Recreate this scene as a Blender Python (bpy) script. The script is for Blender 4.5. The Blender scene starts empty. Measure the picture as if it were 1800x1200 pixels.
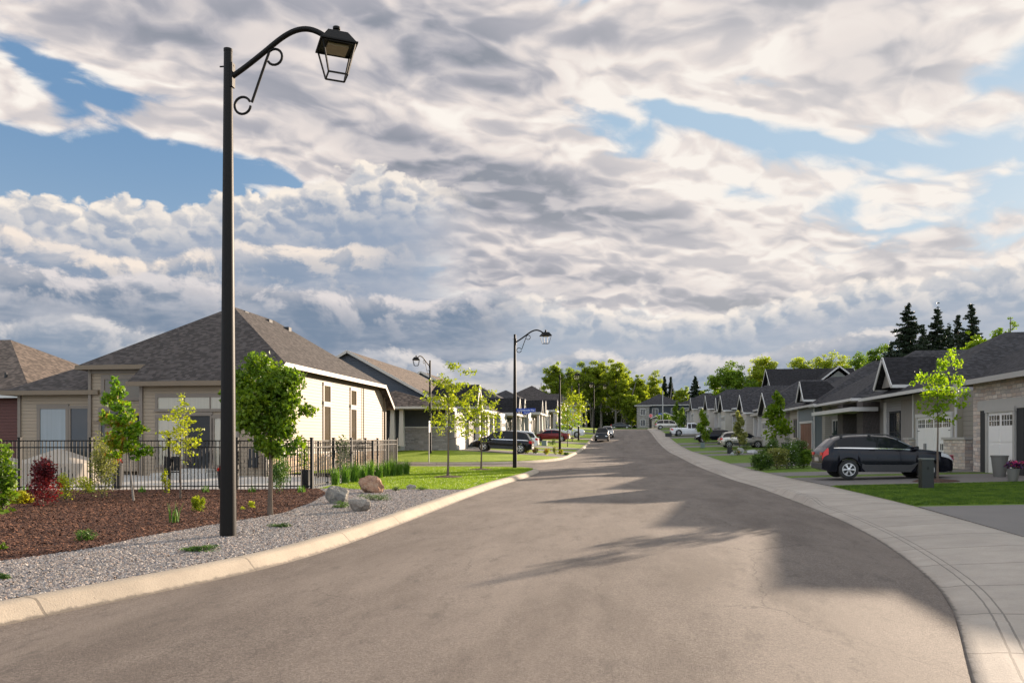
import bpy, bmesh, math, random
import numpy as np
from mathutils import Vector, Matrix, noise as mnoise
from math import radians as R, sin, cos, pi, tan, atan2, sqrt

scene = bpy.context.scene
COL = scene.collection
# ---------------------------------------------------------------- camera
CAMZ = 1.7
TH = R(7.97)                 # the camera is turned this much left of the road (+Y)
CT, ST = cos(TH), sin(TH)
cd = bpy.data.cameras.new('camera')
cam = bpy.data.objects.new('camera', cd); COL.objects.link(cam)
cam.location = (0, 0, CAMZ); cam.rotation_euler = (R(90), 0, TH)
cd.lens = 28; cd.sensor_width = 36; cd.shift_y = (772-600)/1800
cd.clip_start = 0.1; cd.clip_end = 3000
scene.camera = cam
# ---------------------------------------------------------------- light
SUN_AZ, SUN_EL = R(33), R(11.6)     # from +Y toward +X
sd = bpy.data.lights.new('sun', 'SUN'); sd.energy = 5.0; sd.angle = R(0.38); sd.color = (1.0, 0.81, 0.62)
sun = bpy.data.objects.new('sun', sd); COL.objects.link(sun)
sv = Vector((sin(SUN_AZ)*cos(SUN_EL), cos(SUN_AZ)*cos(SUN_EL), sin(SUN_EL)))
sun.rotation_euler = sv.to_track_quat('Z', 'Y').to_euler()
sun.location = (40, 60, 60)
vs = scene.view_settings
vs.view_transform = 'Standard'; vs.look = 'None'; vs.gamma = 1; vs.use_curve_mapping = False
vs.exposure = 1.35
scene.cycles.use_denoising = True
scene.cycles.max_bounces = 6; scene.cycles.diffuse_bounces = 3; scene.cycles.transparent_max_bounces = 8
# ---------------------------------------------------------------- node helper
class N:
    """tiny expression helper over a node tree"""
    def __init__(s, nt): s.t = nt; s.n = nt.nodes; s.l = nt.links
    def put(s, inp, v):
        if v is None: return
        if isinstance(v, bpy.types.NodeSocket): s.l.new(v, inp)
        else:
            try: inp.default_value = v
            except Exception: inp.default_value = tuple(v)+(1,) if hasattr(v, '__len__') else v
    def m(s, op, a, b=None, c=None, clamp=False):
        x = s.n.new('ShaderNodeMath'); x.operation = op; x.use_clamp = clamp
        s.put(x.inputs[0], a); s.put(x.inputs[1], b); s.put(x.inputs[2], c); return x.outputs[0]
    def add(s, a, b): return s.m('ADD', a, b)
    def sub(s, a, b): return s.m('SUBTRACT', a, b)
    def mul(s, a, b): return s.m('MULTIPLY', a, b)
    def vm(s, op, a, b=None):
        x = s.n.new('ShaderNodeVectorMath'); x.operation = op
        s.put(x.inputs[0], a)
        if op == 'SCALE': s.put(x.inputs[3], b)
        elif b is not None: s.put(x.inputs[1], b)
        return x.outputs[1] if op in ('LENGTH', 'DOT_PRODUCT', 'DISTANCE') else x.outputs[0]
    def xyz(s, x=0, y=0, z=0):
        c = s.n.new('ShaderNodeCombineXYZ')
        s.put(c.inputs[0], x); s.put(c.inputs[1], y); s.put(c.inputs[2], z); return c.outputs[0]
    def sep(s, v):
        c = s.n.new('ShaderNodeSeparateXYZ'); s.put(c.inputs[0], v); return c.outputs
    def noise(s, v, scale=1, detail=2, rough=.5, dist=0, col=False, lac=2.0):
        x = s.n.new('ShaderNodeTexNoise'); s.put(x.inputs['Vector'], v); s.put(x.inputs['Scale'], scale)
        s.put(x.inputs['Detail'], detail); s.put(x.inputs['Roughness'], rough); s.put(x.inputs['Distortion'], dist)
        s.put(x.inputs['Lacunarity'], lac)
        return x.outputs[1 if col else 0]
    def vor(s, v, scale=1, feature='F1', out=0, rnd=1.0):
        x = s.n.new('ShaderNodeTexVoronoi'); x.feature = feature
        s.put(x.inputs['Vector'], v); s.put(x.inputs['Scale'], scale); s.put(x.inputs['Randomness'], rnd); return x.outputs[out]
    def ss(s, v, a, b, lo=0.0, hi=1.0, lin=False):
        x = s.n.new('ShaderNodeMapRange'); x.interpolation_type = 'LINEAR' if lin else 'SMOOTHSTEP'
        s.put(x.inputs[0], v); s.put(x.inputs[1], a); s.put(x.inputs[2], b); s.put(x.inputs[3], lo); s.put(x.inputs[4], hi)
        return x.outputs[0]
    def mix(s, f, a, b, mode='MIX'):
        x = s.n.new('ShaderNodeMix'); x.data_type = 'RGBA'; x.blend_type = mode
        s.put(x.inputs[0], f); s.put(x.inputs[6], a if isinstance(a, bpy.types.NodeSocket) else tuple(a)+(1,))
        s.put(x.inputs[7], b if isinstance(b, bpy.types.NodeSocket) else tuple(b)+(1,)); return x.outputs[2]
    def ramp(s, f, stops):
        x = s.n.new('ShaderNodeValToRGB'); s.put(x.inputs[0], f); e = x.color_ramp.elements
        while len(e) < len(stops): e.new(0.5)
        for k, (p, c) in enumerate(stops): e[k].position = p; e[k].color = tuple(c)+(1,)
        return x.outputs[0]
    def bump(s, h, strength=.3, dist=.01):
        x = s.n.new('ShaderNodeBump'); s.put(x.inputs['Height'], h); s.put(x.inputs['Strength'], strength); s.put(x.inputs['Distance'], dist)
        return x.outputs[0]
# ---------------------------------------------------------------- world
def lin(r, g, b):
    f = lambda c: ((c/255+.055)/1.055)**2.4 if c > 10 else c/255/12.92
    return (f(r), f(g), f(b))
def build_world():
    w = bpy.data.worlds.new('World'); scene.world = w; w.use_nodes = True
    w.cycles.sampling_method = 'NONE'
    nt = w.node_tree; n = N(nt)
    bg = nt.nodes['Background']
    STR = 0.10
    K = 1.0/STR/(2**vs.exposure)                      # cloud colours are given as seen
    sky = nt.nodes.new('ShaderNodeTexSky'); sky.sky_type = 'NISHITA'; sky.sun_disc = False
    sky.sun_elevation = SUN_EL; sky.sun_rotation = SUN_AZ; sky.air_density = 1.0; sky.dust_density = 0.6; sky.ozone_density = 2.0
    tc = nt.nodes.new('ShaderNodeTexCoord'); d = tc.outputs['Generated']
    x, y, z = n.sep(d)
    az = n.mul(n.m('ARCTAN2', x, y), 180/pi)           # degrees from the road direction
    el = n.mul(n.m('ARCSINE', z), 180/pi)
    ec = n.m('MAXIMUM', el, 0.0)
    Rr = n.m('DIVIDE', 1.0, n.m('TANGENT', n.mul(n.add(ec, 13.0), pi/180)))
    # cloud-deck plane coordinates
    hl = n.m('MAXIMUM', n.m('SQRT', n.add(n.mul(x, x), n.mul(y, y))), 1e-4)
    px, py = n.mul(n.m('DIVIDE', x, hl), Rr), n.mul(n.m('DIVIDE', y, hl), Rr)
    # rotate so that streaks run toward the low right
    A = R(50)
    ux = n.add(n.mul(px, sin(A)), n.mul(py, cos(A)))   # along the streak
    uy = n.sub(n.mul(px, cos(A)), n.mul(py, sin(A)))
    P = n.xyz(n.mul(ux, 1.0), n.mul(uy, 1.2), 3.7)
    def blob(ca, ce, ra, re, amp, rot=0):
        da, de = n.sub(az, ca), n.sub(el, ce)
        if rot:
            c_, s_ = cos(R(rot)), sin(R(rot))
            da, de = n.add(n.mul(da, c_), n.mul(de, s_)), n.sub(n.mul(de, c_), n.mul(da, s_))
        q = n.add(n.m('POWER', n.m('ABSOLUTE', n.mul(da, 1/ra)), 2), n.m('POWER', n.m('ABSOLUTE', n.mul(de, 1/re)), 2))
        return n.mul(n.m('EXPONENT', n.mul(q, -1.0)), amp)
    def total(bl):
        t = blob(*bl[0])
        for b in bl[1:]: t = n.add(t, blob(*b))
        return t
    # --- clear sky tint: nishita pulled toward the photo's blue on the left, paler on the right
    blue = n.mix(n.ss(az, -32, 8), lin(114, 151, 190), lin(174, 198, 218))
    blue = n.mix(n.ss(el, 22, 2), blue, lin(172, 192, 208))
    blue = n.mix(1.0, blue, (K*1.0, K*1.0, K*1.0), 'MULTIPLY')
    base = n.mix(0.93, sky.outputs[0], blue)
    # --- high deck: thin bright edges, grey where it is thick
    warp = n.noise(P, 2.2, 3, .6, 0, True)
    Pw = n.vm('ADD', P, n.vm('SCALE', n.vm('SUBTRACT', warp, (.5, .5, .5)), 0.30))
    nB = n.noise(Pw, 1.55, 2, .5)
    wf = n.vm('ADD', Pw, n.vm('SCALE', n.vm('SUBTRACT', n.noise(Pw, 7.0, 2, .6, 0, True), (.5, .5, .5)), 0.12))
    def puffs(k): return n.sub(1.0, n.add(n.mul(n.vor(k, 5.0), .62), n.mul(n.vor(k, 12.5), .38)))
    nH = n.add(n.mul(n.noise(Pw, 3.4, 8, .60), .60), n.mul(puffs(wf), .40))
    nS = n.add(n.mul(n.noise(n.vm('ADD', Pw, (0.030, -0.055, 0)), 3.4, 4, .56), .60), n.mul(puffs(n.vm('ADD', wf, (0.022, -0.040, 0))), .40))
    right = n.ss(az, -20, 22)
    vb = n.add(nB, total(HIGH)); v = n.add(n.mul(vb, .50), n.mul(nH, .50)); v = n.add(v, n.mul(total(HIGH), .45))
    dH = n.ss(v, n.add(.474, n.mul(right, -.008)), n.add(.530, n.mul(right, .022)))
    thick = n.ss(n.add(n.mul(vb, .8), n.mul(nH, .2)), 0.47, 0.74)
    lit = n.ss(n.sub(nH, nS), -0.11, 0.12)
    sh = n.sub(n.add(.93, n.mul(n.sub(lit, .5), .66)), n.mul(thick, .58))
    sh = n.add(sh, total(SHADE))
    cH = n.ramp(sh, [(0.0, lin(140, 146, 158)), (0.25, lin(172, 172, 181)), (0.50, lin(204, 199, 201)), (0.76, lin(234, 224, 219)), (1.0, lin(253, 246, 238))])
    cH = n.mix(n.mul(right, .30), cH, lin(242, 236, 230))
    cH = n.mix(1.0, cH, (K, K, K), 'MULTIPLY')
    out = n.mix(dH, base, cH)
    # --- banks of cumulus nearer the horizon (flat bottoms, billowing tops)
    def bank(out, top, slope, puff, scale, seed, a0, a1, fade, bright, dark, thickness, jag=1.0, cauli=0.0):
        q = n.xyz(n.mul(az, scale), n.mul(el, scale*1.35), seed)
        if cauli:
            wq = n.vm('ADD', q, n.vm('SCALE', n.vm('SUBTRACT', n.noise(q, 2.0, 3, .6, 0, True), (.5, .5, .5)), .5))
            o2 = n.vm('ADD', wq, (0.10, 0.16, 0))
            def bil(k): return n.sub(1.0, n.add(n.mul(n.vor(k, 1.0), .62), n.mul(n.vor(k, 2.7), .38)))
            b1 = n.add(n.mul(bil(wq), .75), n.mul(n.noise(wq, 3.0, 5, .6), .25)); b2 = n.add(n.mul(bil(o2), .75), n.mul(n.noise(o2, 3.0, 4, .6), .25))
        else:
            b1 = n.noise(q, 1.0, 8, .62, .35)
            b2 = n.noise(n.vm('ADD', q, (0.12, 0.17, 0)), 1.0, 5, .60, .35)
        big = n.noise(n.xyz(n.mul(az, scale*.28), n.mul(el, scale*.12), seed+4), 1.0, 2, .5)
        t = n.add(n.add(top, n.mul(az, slope)), n.add(n.mul(n.sub(b1, .5), puff), n.mul(n.sub(big, .5), puff*jag)))
        dep = n.sub(t, el)                               # degrees below the top
        m = n.ss(dep, -0.10, 0.35)
        m = n.mul(m, n.mul(n.ss(az, a0, a0+fade), n.ss(az, a1, a1-fade)))
        li = n.ss(n.sub(b1, b2), -.05-.05*cauli, .09+.05*cauli)
        l2 = n.add(n.mul(li, .80), n.ss(dep, thickness*.8, 0, 0, .50))
        l2 = n.mul(l2, n.ss(dep, thickness*1.9, thickness*.3, .12, 1.0))
        c = n.mix(n.m('MINIMUM', l2, 1.0), dark, bright)
        var = n.noise(n.xyz(n.mul(az, .12), n.mul(el, .42), seed+9), 1.0, 4, .62)
        c = n.mix(n.ss(var, .42, .72, 0, .55), c, lin(202, 202, 208))
        c = n.mix(1.0, c, (K, K, K), 'MULTIPLY')
        return n.mix(m, out, c)
    for b in BANKS: out = bank(out, *b[0], **b[1])
    # --- pale gap low on the horizon
    gap = n.mul(n.ss(n.add(el, n.mul(n.sub(n.noise(n.xyz(n.mul(az, .12), n.mul(el, .5), 31), 1, 6, .6), .5), 5)), 5.2, 2.6), .85)
    glow = n.mix(n.ss(n.noise(n.xyz(n.mul(az, .13), n.mul(el, .42), 17), 1, 6, .60), .38, .70), lin(176, 186, 200), lin(238, 228, 218))
    glow = n.mix(1.0, glow, (K, K, K), 'MULTIPLY')
    out = n.mix(gap, out, glow)
    # unseen sky behind the camera brightened as added fill for walls facing it
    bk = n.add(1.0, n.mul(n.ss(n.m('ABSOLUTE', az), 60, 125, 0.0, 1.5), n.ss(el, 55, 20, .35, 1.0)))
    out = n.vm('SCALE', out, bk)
    # below the horizon: ground tone
    out = n.mix(n.ss(el, -0.5, -3.0), out, (K*.10, K*.10, K*.085))
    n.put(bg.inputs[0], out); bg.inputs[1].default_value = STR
# steering blobs: (azimuth, elevation, radius az, radius el, amount, tilt)
HIGH = [(-34, 17.4, 7.5, 1.6, -.15, 2), (-25, 17.6, 5, 1.2, -.11, -10), (-41.5, 20.5, 4.0, 1.8, .12, -20), (-12, 26, 24, 6, .12, -10), (-6, 17, 18, 4.0, .10, -12), (-28, 26, 14, 4, .14),
        (2, 22.6, 8, .9, -.09, -20), (12, 19.6, 7, .8, -.09, -14), (9, 16.3, 5, .7, -.07, -10), (22, 17.5, 3, 1.2, -.04, -10), (21, 15.5, 6, 1.2, .05, -6), (16, 23.5, 4, 1.2, .08, -14), (-10, 20.7, 5, .8, -.07, -20), (20, 24, 9, 3.5, .10, 14), (25, 22.0, 6, 1.2, -.10, 12), (8, 27.5, 16, 2.4, .14, 3), (6, 12, 24, 6, .12, -8), (15, 22, 8, 2, .05, -12)]
SHADE = [(-36, 26.5, 10, 4, -.26), (-22, 22.5, 9, 2.0, -.14, -20), (-7, 17.6, 13, 1.9, -.22, -14), (8, 27.8, 14, 1.6, -.36, 2), (-7, 24.5, 12, 1.6, -.18, -14), (6, 14.4, 12, 1.0, -.22, -10), (10, 19, 10, 3, .10, -14), (22, 13.0, 7, 1.8, -.30), (2, 10.6, 12, 1.2, -.24, -6)]
BANKS = [
    ((20.6, .14, 4.2, .30, 2.0, -80, -9, 7, lin(253, 242, 229), lin(152, 166, 187), 2.4), dict(jag=1.6, cauli=1)),
    ((14.0, .03, 3.6, .20, 7.0, -90, -12, 10, lin(248, 234, 221), lin(142, 158, 180), 1.8), dict(jag=1.6)),
    ((10.6, .00, 3.6, .17, 22.0, -90, 0, 12, lin(226, 219, 218), lin(124, 141, 163), 1.6), dict(jag=1.4)),
    ((9.8, .05, 3.4, .24, 41.0, -12, 60, 8, lin(250, 240, 230), lin(164, 176, 192), 1.7), dict(jag=1.6, cauli=1)),
    ((6.0, -.01, 4.2, .15, 51.0, -70, 60, 9, lin(228, 222, 219), lin(136, 152, 172), 1.5), dict(jag=1.4)),
]
build_world()
# ---------------------------------------------------------------- terrain profile and pixel helpers
_ZP = [(-60, 0), (46, 0), (56, .08), (66, .25), (82, .42), (96, .85), (110, 1.45), (131, 2.6), (150, 3.4), (170, 3.9), (190, 4.1), (2000, 4.1)]
_xs = np.array([p[0] for p in _ZP], float); _zs = np.array([p[1] for p in _ZP], float)
def zr(y):
    k = 5.0; t = np.linspace(-k, k, 9)
    return float(np.mean(np.interp(y+t, _xs, _zs)))
def gz(x, y):
    """level of lawns, drives and beds"""
    z = zr(y)+.15
    if x > 6.3: z += min(.22, (x-6.3)*.03)
    if x < -4.5 and y > 51: z += min(.55, (-x-4.5)*.062)*min(1, (y-51)/7)
    return z
def ray(u, v):
    r, up = (u-900)/1400, (772-v)/1400
    return (r*CT-ST, r*ST+CT, up)
def at(u, v, off=0.0, ground=True):
    """point of the ground seen at pixel (u, v)"""
    dx, dy, dz = ray(u, v)
    f = lambda s: CAMZ+dz*s - ((gz(dx*s, dy*s) if ground else zr(dy*s))+off)
    s = 3.0
    while f(s) > 0 and s < 400: s += .25
    a, b = s-.25, s
    for _ in range(20):
        m_ = (a+b)/2
        if f(m_) > 0: a = m_
        else: b = m_
    return Vector((dx*a, dy*a, CAMZ+dz*a))
def atd(u, d):
    """ground point in the direction of column u at forward distance d"""
    dx, dy, _ = ray(u, 772); return Vector((dx*d, dy*d, gz(dx*d, dy*d)))
def hgt(v, d): return CAMZ+(772-v)/1400*d
# ---------------------------------------------------------------- object helpers
def tag(o, label=None, cat=None, group=None, kind=None):
    if label: o['label'] = label
    if cat: o['category'] = cat
    if group: o['group'] = group
    if kind: o['kind'] = kind
    return o
def empty(name, loc=(0, 0, 0), rz=0, label=None, cat=None, group=None):
    o = bpy.data.objects.new(name, None); COL.objects.link(o)
    o.location = loc; o.rotation_euler = (0, 0, rz); o.empty_display_size = .2
    return tag(o, label, cat, group)
def link(name, me, mat=None, parent=None, smooth=False):
    if mat is not None and not me.materials: me.materials.append(mat)
    o = bpy.data.objects.new(name, me); COL.objects.link(o)
    if parent is not None: o.parent = parent
    if smooth: me.shade_smooth()
    return o
def copy_tree(o, parent=None):
    c = o.copy(); COL.objects.link(c)
    if parent is not None: c.parent = parent
    for ch in [k for k in scene.objects if k.parent == o]: copy_tree(ch, c)
    return c
def place(o, loc, rz=None, label=None, sc=None):
    o.location = loc
    if rz is not None: o.rotation_euler = (0, 0, rz)
    if label: o['label'] = label
    if sc: o.scale = (sc, sc, sc) if not hasattr(sc, '__len__') else sc
    return o
def npmesh(name, V, F, smooth=False):
    """fast mesh from arrays; F is (n,k)"""
    V = np.asarray(V, np.float32); F = np.asarray(F, np.int32)
    me = bpy.data.meshes.new(name); n, k = F.shape
    me.vertices.add(len(V)); me.vertices.foreach_set('co', V.ravel())
    me.loops.add(n*k); me.loops.foreach_set('vertex_index', F.ravel())
    me.polygons.add(n); me.polygons.foreach_set('loop_start', np.arange(0, n*k, k, dtype=np.int32))
    try: me.polygons.foreach_set('loop_total', np.full(n, k, np.int32))
    except Exception: pass
    me.update(calc_edges=True); 
    if smooth: me.shade_smooth()
    return me
class MB:
    def __init__(s): s.v = []; s.f = []
    def add(s, vs_, fs):
        b = len(s.v); s.v += [tuple(p) for p in vs_]; s.f += [tuple(i+b for i in f) for f in fs]; return s
    def box(s, x0, x1, y0, y1, z0, z1, M=None):
        p = [(x0, y0, z0), (x1, y0, z0), (x1, y1, z0), (x0, y1, z0), (x0, y0, z1), (x1, y0, z1), (x1, y1, z1), (x0, y1, z1)]
        if M: p = [M(*q) for q in p]
        return s.add(p, [(0, 3, 2, 1), (4, 5, 6, 7), (0, 1, 5, 4), (1, 2, 6, 5), (2, 3, 7, 6), (3, 0, 4, 7)])
    def bar(s, a, b, w, h=None, up=(0, 0, 1)):
        """square bar from a to b"""
        h = h or w; a, b = Vector(a), Vector(b); d = (b-a).normalized(); up = Vector(up)
        if abs(d.dot(up)) > .98: up = Vector((1, 0, 0))
        x = d.cross(up).normalized()*w/2; y = x.cross(d).normalized()*h/2
        p = [a-x-y, a+x-y, a+x+y, a-x+y, b-x-y, b+x-y, b+x+y, b-x+y]
        return s.add(p, [(0, 1, 2, 3), (7, 6, 5, 4), (0, 4, 5, 1), (1, 5, 6, 2), (2, 6, 7, 3), (3, 7, 4, 0)])
    def tube(s, pts, rad, n=8, cap=True):
        pts = [Vector(p) for p in pts]
        rad = rad if hasattr(rad, '__len__') else [rad]*len(pts)
        b = len(s.v); prev = None
        for i, p in enumerate(pts):
            d = (pts[min(i+1, len(pts)-1)]-pts[max(i-1, 0)]).normalized()
            if prev is None:
                u = d.orthogonal().normalized()
            else: u = (prev-d*prev.dot(d)).normalized()
            prev = u; w = d.cross(u)
            for k in range(n):
                a = 2*pi*k/n; s.v.append(tuple(p+(u*cos(a)+w*sin(a))*rad[i]))
        for i in range(len(pts)-1):
            for k in range(n):
                k2 = (k+1) % n; s.f.append((b+i*n+k, b+i*n+k2, b+(i+1)*n+k2, b+(i+1)*n+k))
        if cap:
            s.f.append(tuple(b+k for k in reversed(range(n)))); e = b+(len(pts)-1)*n; s.f.append(tuple(e+k for k in range(n)))
        return s
    def lathe(s, prof, n=20, c=(0, 0, 0), M=None, cap=True):
        b = len(s.v)
        for r, z in prof:
            for k in range(n):
                a = 2*pi*k/n; p = (c[0]+r*cos(a), c[1]+r*sin(a), c[2]+z); s.v.append(M(*p) if M else p)
        for i in range(len(prof)-1):
            for k in range(n):
                k2 = (k+1) % n; s.f.append((b+i*n+k, b+i*n+k2, b+(i+1)*n+k2, b+(i+1)*n+k))
        if cap: s.f.append(tuple(b+k for k in reversed(range(n)))); e = b+(len(prof)-1)*n; s.f.append(tuple(e+k for k in range(n)))
        return s
    def prism(s, poly, a, b, M):
        """poly in 2d, extruded from a to b; M(u, v, w) -> xyz"""
        n = len(poly); p = [M(q[0], q[1], a) for q in poly]+[M(q[0], q[1], b) for q in poly]
        return s.add(p, [tuple(range(n)), tuple(reversed(range(n, 2*n)))]+[(i, n+i, n+(i+1) % n, (i+1) % n) for i in range(n)])
    def mesh(s, name, fix=True):
        me = bpy.data.meshes.new(name); me.from_pydata(s.v, [], s.f); me.update()
        if fix:
            bm = bmesh.new(); bm.from_mesh(me); bmesh.ops.recalc_face_normals(bm, faces=bm.faces[:]); bm.to_mesh(me); bm.free()
        return me
    def build(s, name, mat, parent=None, smooth=False, bevel=0):
        o = link(name, s.mesh(name), mat, parent, smooth)
        if bevel:
            b = o.modifiers.new('bevel', 'BEVEL'); b.width = bevel; b.segments = 2; b.limit_method = 'ANGLE'; b.angle_limit = R(40)
        if smooth and not bevel:
            try: o.data.set_sharp_from_angle(angle=R(40))
            except Exception: pass
        return o
def sheet(name, poly, mat, off=0.0, zf=gz, step=4.0, skirt=.3, xcuts=(6.3, 13.7), parent=None):
    bm = bmesh.new()
    f = bm.faces.new([bm.verts.new((p[0], p[1], 0)) for p in poly])
    if f.normal.z < 0: f.normal_flip()
    bmesh.ops.triangulate(bm, faces=bm.faces[:])
    ys = [p[1] for p in poly]; xs_ = [p[0] for p in poly]
    cuts = [((0, y, 0), (0, 1, 0)) for y in np.arange(math.ceil(min(ys)/step)*step, min(max(ys), 200), step)]
    cuts += [((x, 0, 0), (1, 0, 0)) for x in xcuts if min(xs_) < x < max(xs_)]
    for co, no in cuts:
        bmesh.ops.bisect_plane(bm, geom=bm.verts[:]+bm.edges[:]+bm.faces[:], plane_co=co, plane_no=no)
    bnd = [e for e in bm.edges if len(e.link_faces) == 1]
    top = set(bm.verts)
    if skirt:
        r = bmesh.ops.extrude_edge_only(bm, edges=bnd)
        new = [g for g in r['geom'] if isinstance(g, bmesh.types.BMVert)]
    else: new = []
    nset = set(new)
    for v_ in bm.verts:
        v_.co.z = zf(v_.co.x, v_.co.y)+off-(skirt if v_ in nset else 0)
    bmesh.ops.recalc_face_normals(bm, faces=bm.faces[:])
    me = bpy.data.meshes.new(name); bm.to_mesh(me); bm.free()
    # make sure the top looks up
    up = sum(p.normal.z*p.area for p in me.polygons)
    if up < 0: me.flip_normals()
    return link(name, me, mat, parent)
rnd = random.Random(7)
nrg = np.random.default_rng(11)
# ---------------------------------------------------------------- materials
MATS = {}
def newmat(name):
    m = bpy.data.materials.new(name); m.use_nodes = True; nt = m.node_tree; n = N(nt)
    bs = nt.nodes['Principled BSDF']; MATS[name] = m
    return m, n, bs
def wpos(n): return n.n.new('ShaderNodeNewGeometry').outputs['Position']
def plain(name, col, rough=.6, metal=0, var=.12, scale=3.0, spec=None, bumpk=0):
    m, n, bs = newmat(name)
    p = wpos(n); k = n.noise(p, scale, 4, .6)
    c = n.mix(k, [c*(1-var) for c in col], [min(1, c*(1+var)) for c in col])
    n.put(bs.inputs['Base Color'], c); bs.inputs['Roughness'].default_value = rough; bs.inputs['Metallic'].default_value = metal
    if spec is not None: bs.inputs['Specular IOR Level'].default_value = spec
    if bumpk: n.put(bs.inputs['Normal'], n.bump(n.noise(p, 60, 3, .6), bumpk, .01))
    return m
def uvec(n, world=False):
    """(horizontal along the surface, z) of a wall or a roof slope, from its own local frame"""
    g = n.n.new('ShaderNodeNewGeometry'); tc = n.n.new('ShaderNodeTexCoord')
    if world: pos, nor = g.outputs['Position'], g.outputs['Normal']
    else: pos, nor = tc.outputs['Object'], tc.outputs['Normal']
    x, y, z = n.sep(pos); nx, ny, nz = n.sep(nor)
    s = n.m('GREATER_THAN', n.m('ABSOLUTE', nx), n.m('ABSOLUTE', ny))
    u = n.add(n.mul(x, n.sub(1, s)), n.mul(y, s))
    return u, z, x, y
def siding(name, col, pitch=.16, rough=.65):
    m, n, bs = newmat(name); u, z, x, y = uvec(n)
    f = n.m('FRACT', n.mul(z, 1/pitch))
    line = n.m('LESS_THAN', f, .09)
    row = n.m('FLOOR', n.mul(z, 1/pitch))
    hv = n.noise(n.xyz(n.mul(u, .35), n.mul(row, 3.1), 0), 1.0, 2)
    gr = n.noise(n.xyz(n.mul(u, 3), n.mul(z, 60), 0), 1.0, 3)
    c = n.mix(n.add(n.mul(hv, .6), n.mul(gr, .4)), [k*.90 for k in col], [min(1, k*1.10) for k in col])
    c = n.mix(n.mul(line, .55), c, [k*.35 for k in col])
    n.put(bs.inputs['Base Color'], c); bs.inputs['Roughness'].default_value = rough
    n.put(bs.inputs['Normal'], n.bump(n.add(n.sub(1, f), n.mul(line, -.8)), .8, .02))
    return m
def board(name, col, pitch=.3):
    m, n, bs = newmat(name); u, z, x, y = uvec(n)
    f = n.m('FRACT', n.mul(u, 1/pitch)); bat = n.m('LESS_THAN', f, .16)
    k = n.noise(n.xyz(n.mul(u, 2), n.mul(z, .7), 0), 1.0, 3)
    c = n.mix(k, [k_*.88 for k_ in col], [k_*1.12 for k_ in col])
    n.put(bs.inputs['Base Color'], c); bs.inputs['Roughness'].default_value = .65
    n.put(bs.inputs['Normal'], n.bump(bat, 1.0, .02)); return m
def shingle(name, col, bright=.0):
    m, n, bs = newmat(name); u, z, x, y = uvec(n)
    rowh = .075
    row = n.m('FLOOR', n.mul(z, 1/rowh)); f = n.m('FRACT', n.mul(z, 1/rowh))
    jit = n.noise(n.xyz(n.mul(row, 7.3), 1.7, 0), 1.0, 0)
    tab = n.m('FLOOR', n.add(n.mul(u, 1/.17), n.mul(jit, 9)))
    wn = n.n.new('ShaderNodeTexWhiteNoise'); wn.noise_dimensions = '2D'; n.put(wn.inputs['Vector'], n.xyz(tab, row, 0))
    tone = wn.outputs[0]
    fine = n.noise(n.xyz(n.mul(x, 40), n.mul(y, 40), n.mul(z, 40)), 1.0, 2)
    big = n.noise(n.xyz(n.mul(x, .5), n.mul(y, .5), n.mul(z, .5)), 1.0, 3)
    t = n.add(n.add(n.mul(tone, .62), n.mul(fine, .28)), n.mul(big, .18))
    c = n.mix(n.ss(t, .25, .95), [k*.62 for k in col], [k*1.5 for k in col])
    c = n.mix(n.mul(n.m('LESS_THAN', f, .16), .5), c, [k*.3 for k in col])
    n.put(bs.inputs['Base Color'], c); bs.inputs['Roughness'].default_value = .9; bs.inputs['Specular IOR Level'].default_value = .25
    n.put(bs.inputs['Normal'], n.bump(n.add(n.add(n.sub(1, f), n.mul(tone, .7)), n.mul(fine, .4)), .9, .02)); return m
def stone(name, cols, w=.42, h=.16, mortar=(.30, .28, .26), msz=.012):
    m, n, bs = newmat(name); u, z, x, y = uvec(n)
    wob = n.noise(n.xyz(u, z, 0), 2.2, 2)
    zz = n.add(z, n.mul(n.sub(n.noise(n.xyz(n.mul(u, .9), n.mul(z, .3), 0), 1.6, 1), .5), .10))
    row = n.m('FLOOR', n.mul(zz, 1/h)); 
    jit = n.m('FRACT', n.mul(n.m('SINE', n.mul(row, 12.9898)), 43758.5))
    ub = n.add(n.mul(u, 1/w), n.add(n.mul(jit, 3), n.mul(wob, .5)))
    br = n.m('FLOOR', ub); fu, fz = n.m('FRACT', ub), n.m('FRACT', n.mul(zz, 1/h))
    wn = n.n.new('ShaderNodeTexWhiteNoise'); wn.noise_dimensions = '2D'; n.put(wn.inputs['Vector'], n.xyz(br, row, 0))
    k = wn.outputs[0]
    edge = n.m('MAXIMUM', n.m('MAXIMUM', n.m('LESS_THAN', fu, msz/w), n.m('GREATER_THAN', fu, 1-msz/w)), n.m('MAXIMUM', n.m('LESS_THAN', fz, msz/h), n.m('GREATER_THAN', fz, 1-msz/h)))
    c = n.ramp(k, [(i/(len(cols)-1), q) for i, q in enumerate(cols)])
    fine = n.noise(n.xyz(n.mul(x, 25), n.mul(y, 25), n.mul(z, 25)), 1.0, 4, .65)
    c = n.mix(1.0, c, n.mix(fine, (.62, .62, .62), (1.25, 1.22, 1.2)), 'MULTIPLY')
    c = n.mix(edge, c, mortar)
    n.put(bs.inputs['Base Color'], c); bs.inputs['Roughness'].default_value = .85
    n.put(bs.inputs['Normal'], n.bump(n.add(n.add(n.mul(n.sub(1, edge), .8), n.mul(k, .5)), n.mul(fine, .5)), .9, .03)); return m
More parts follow.
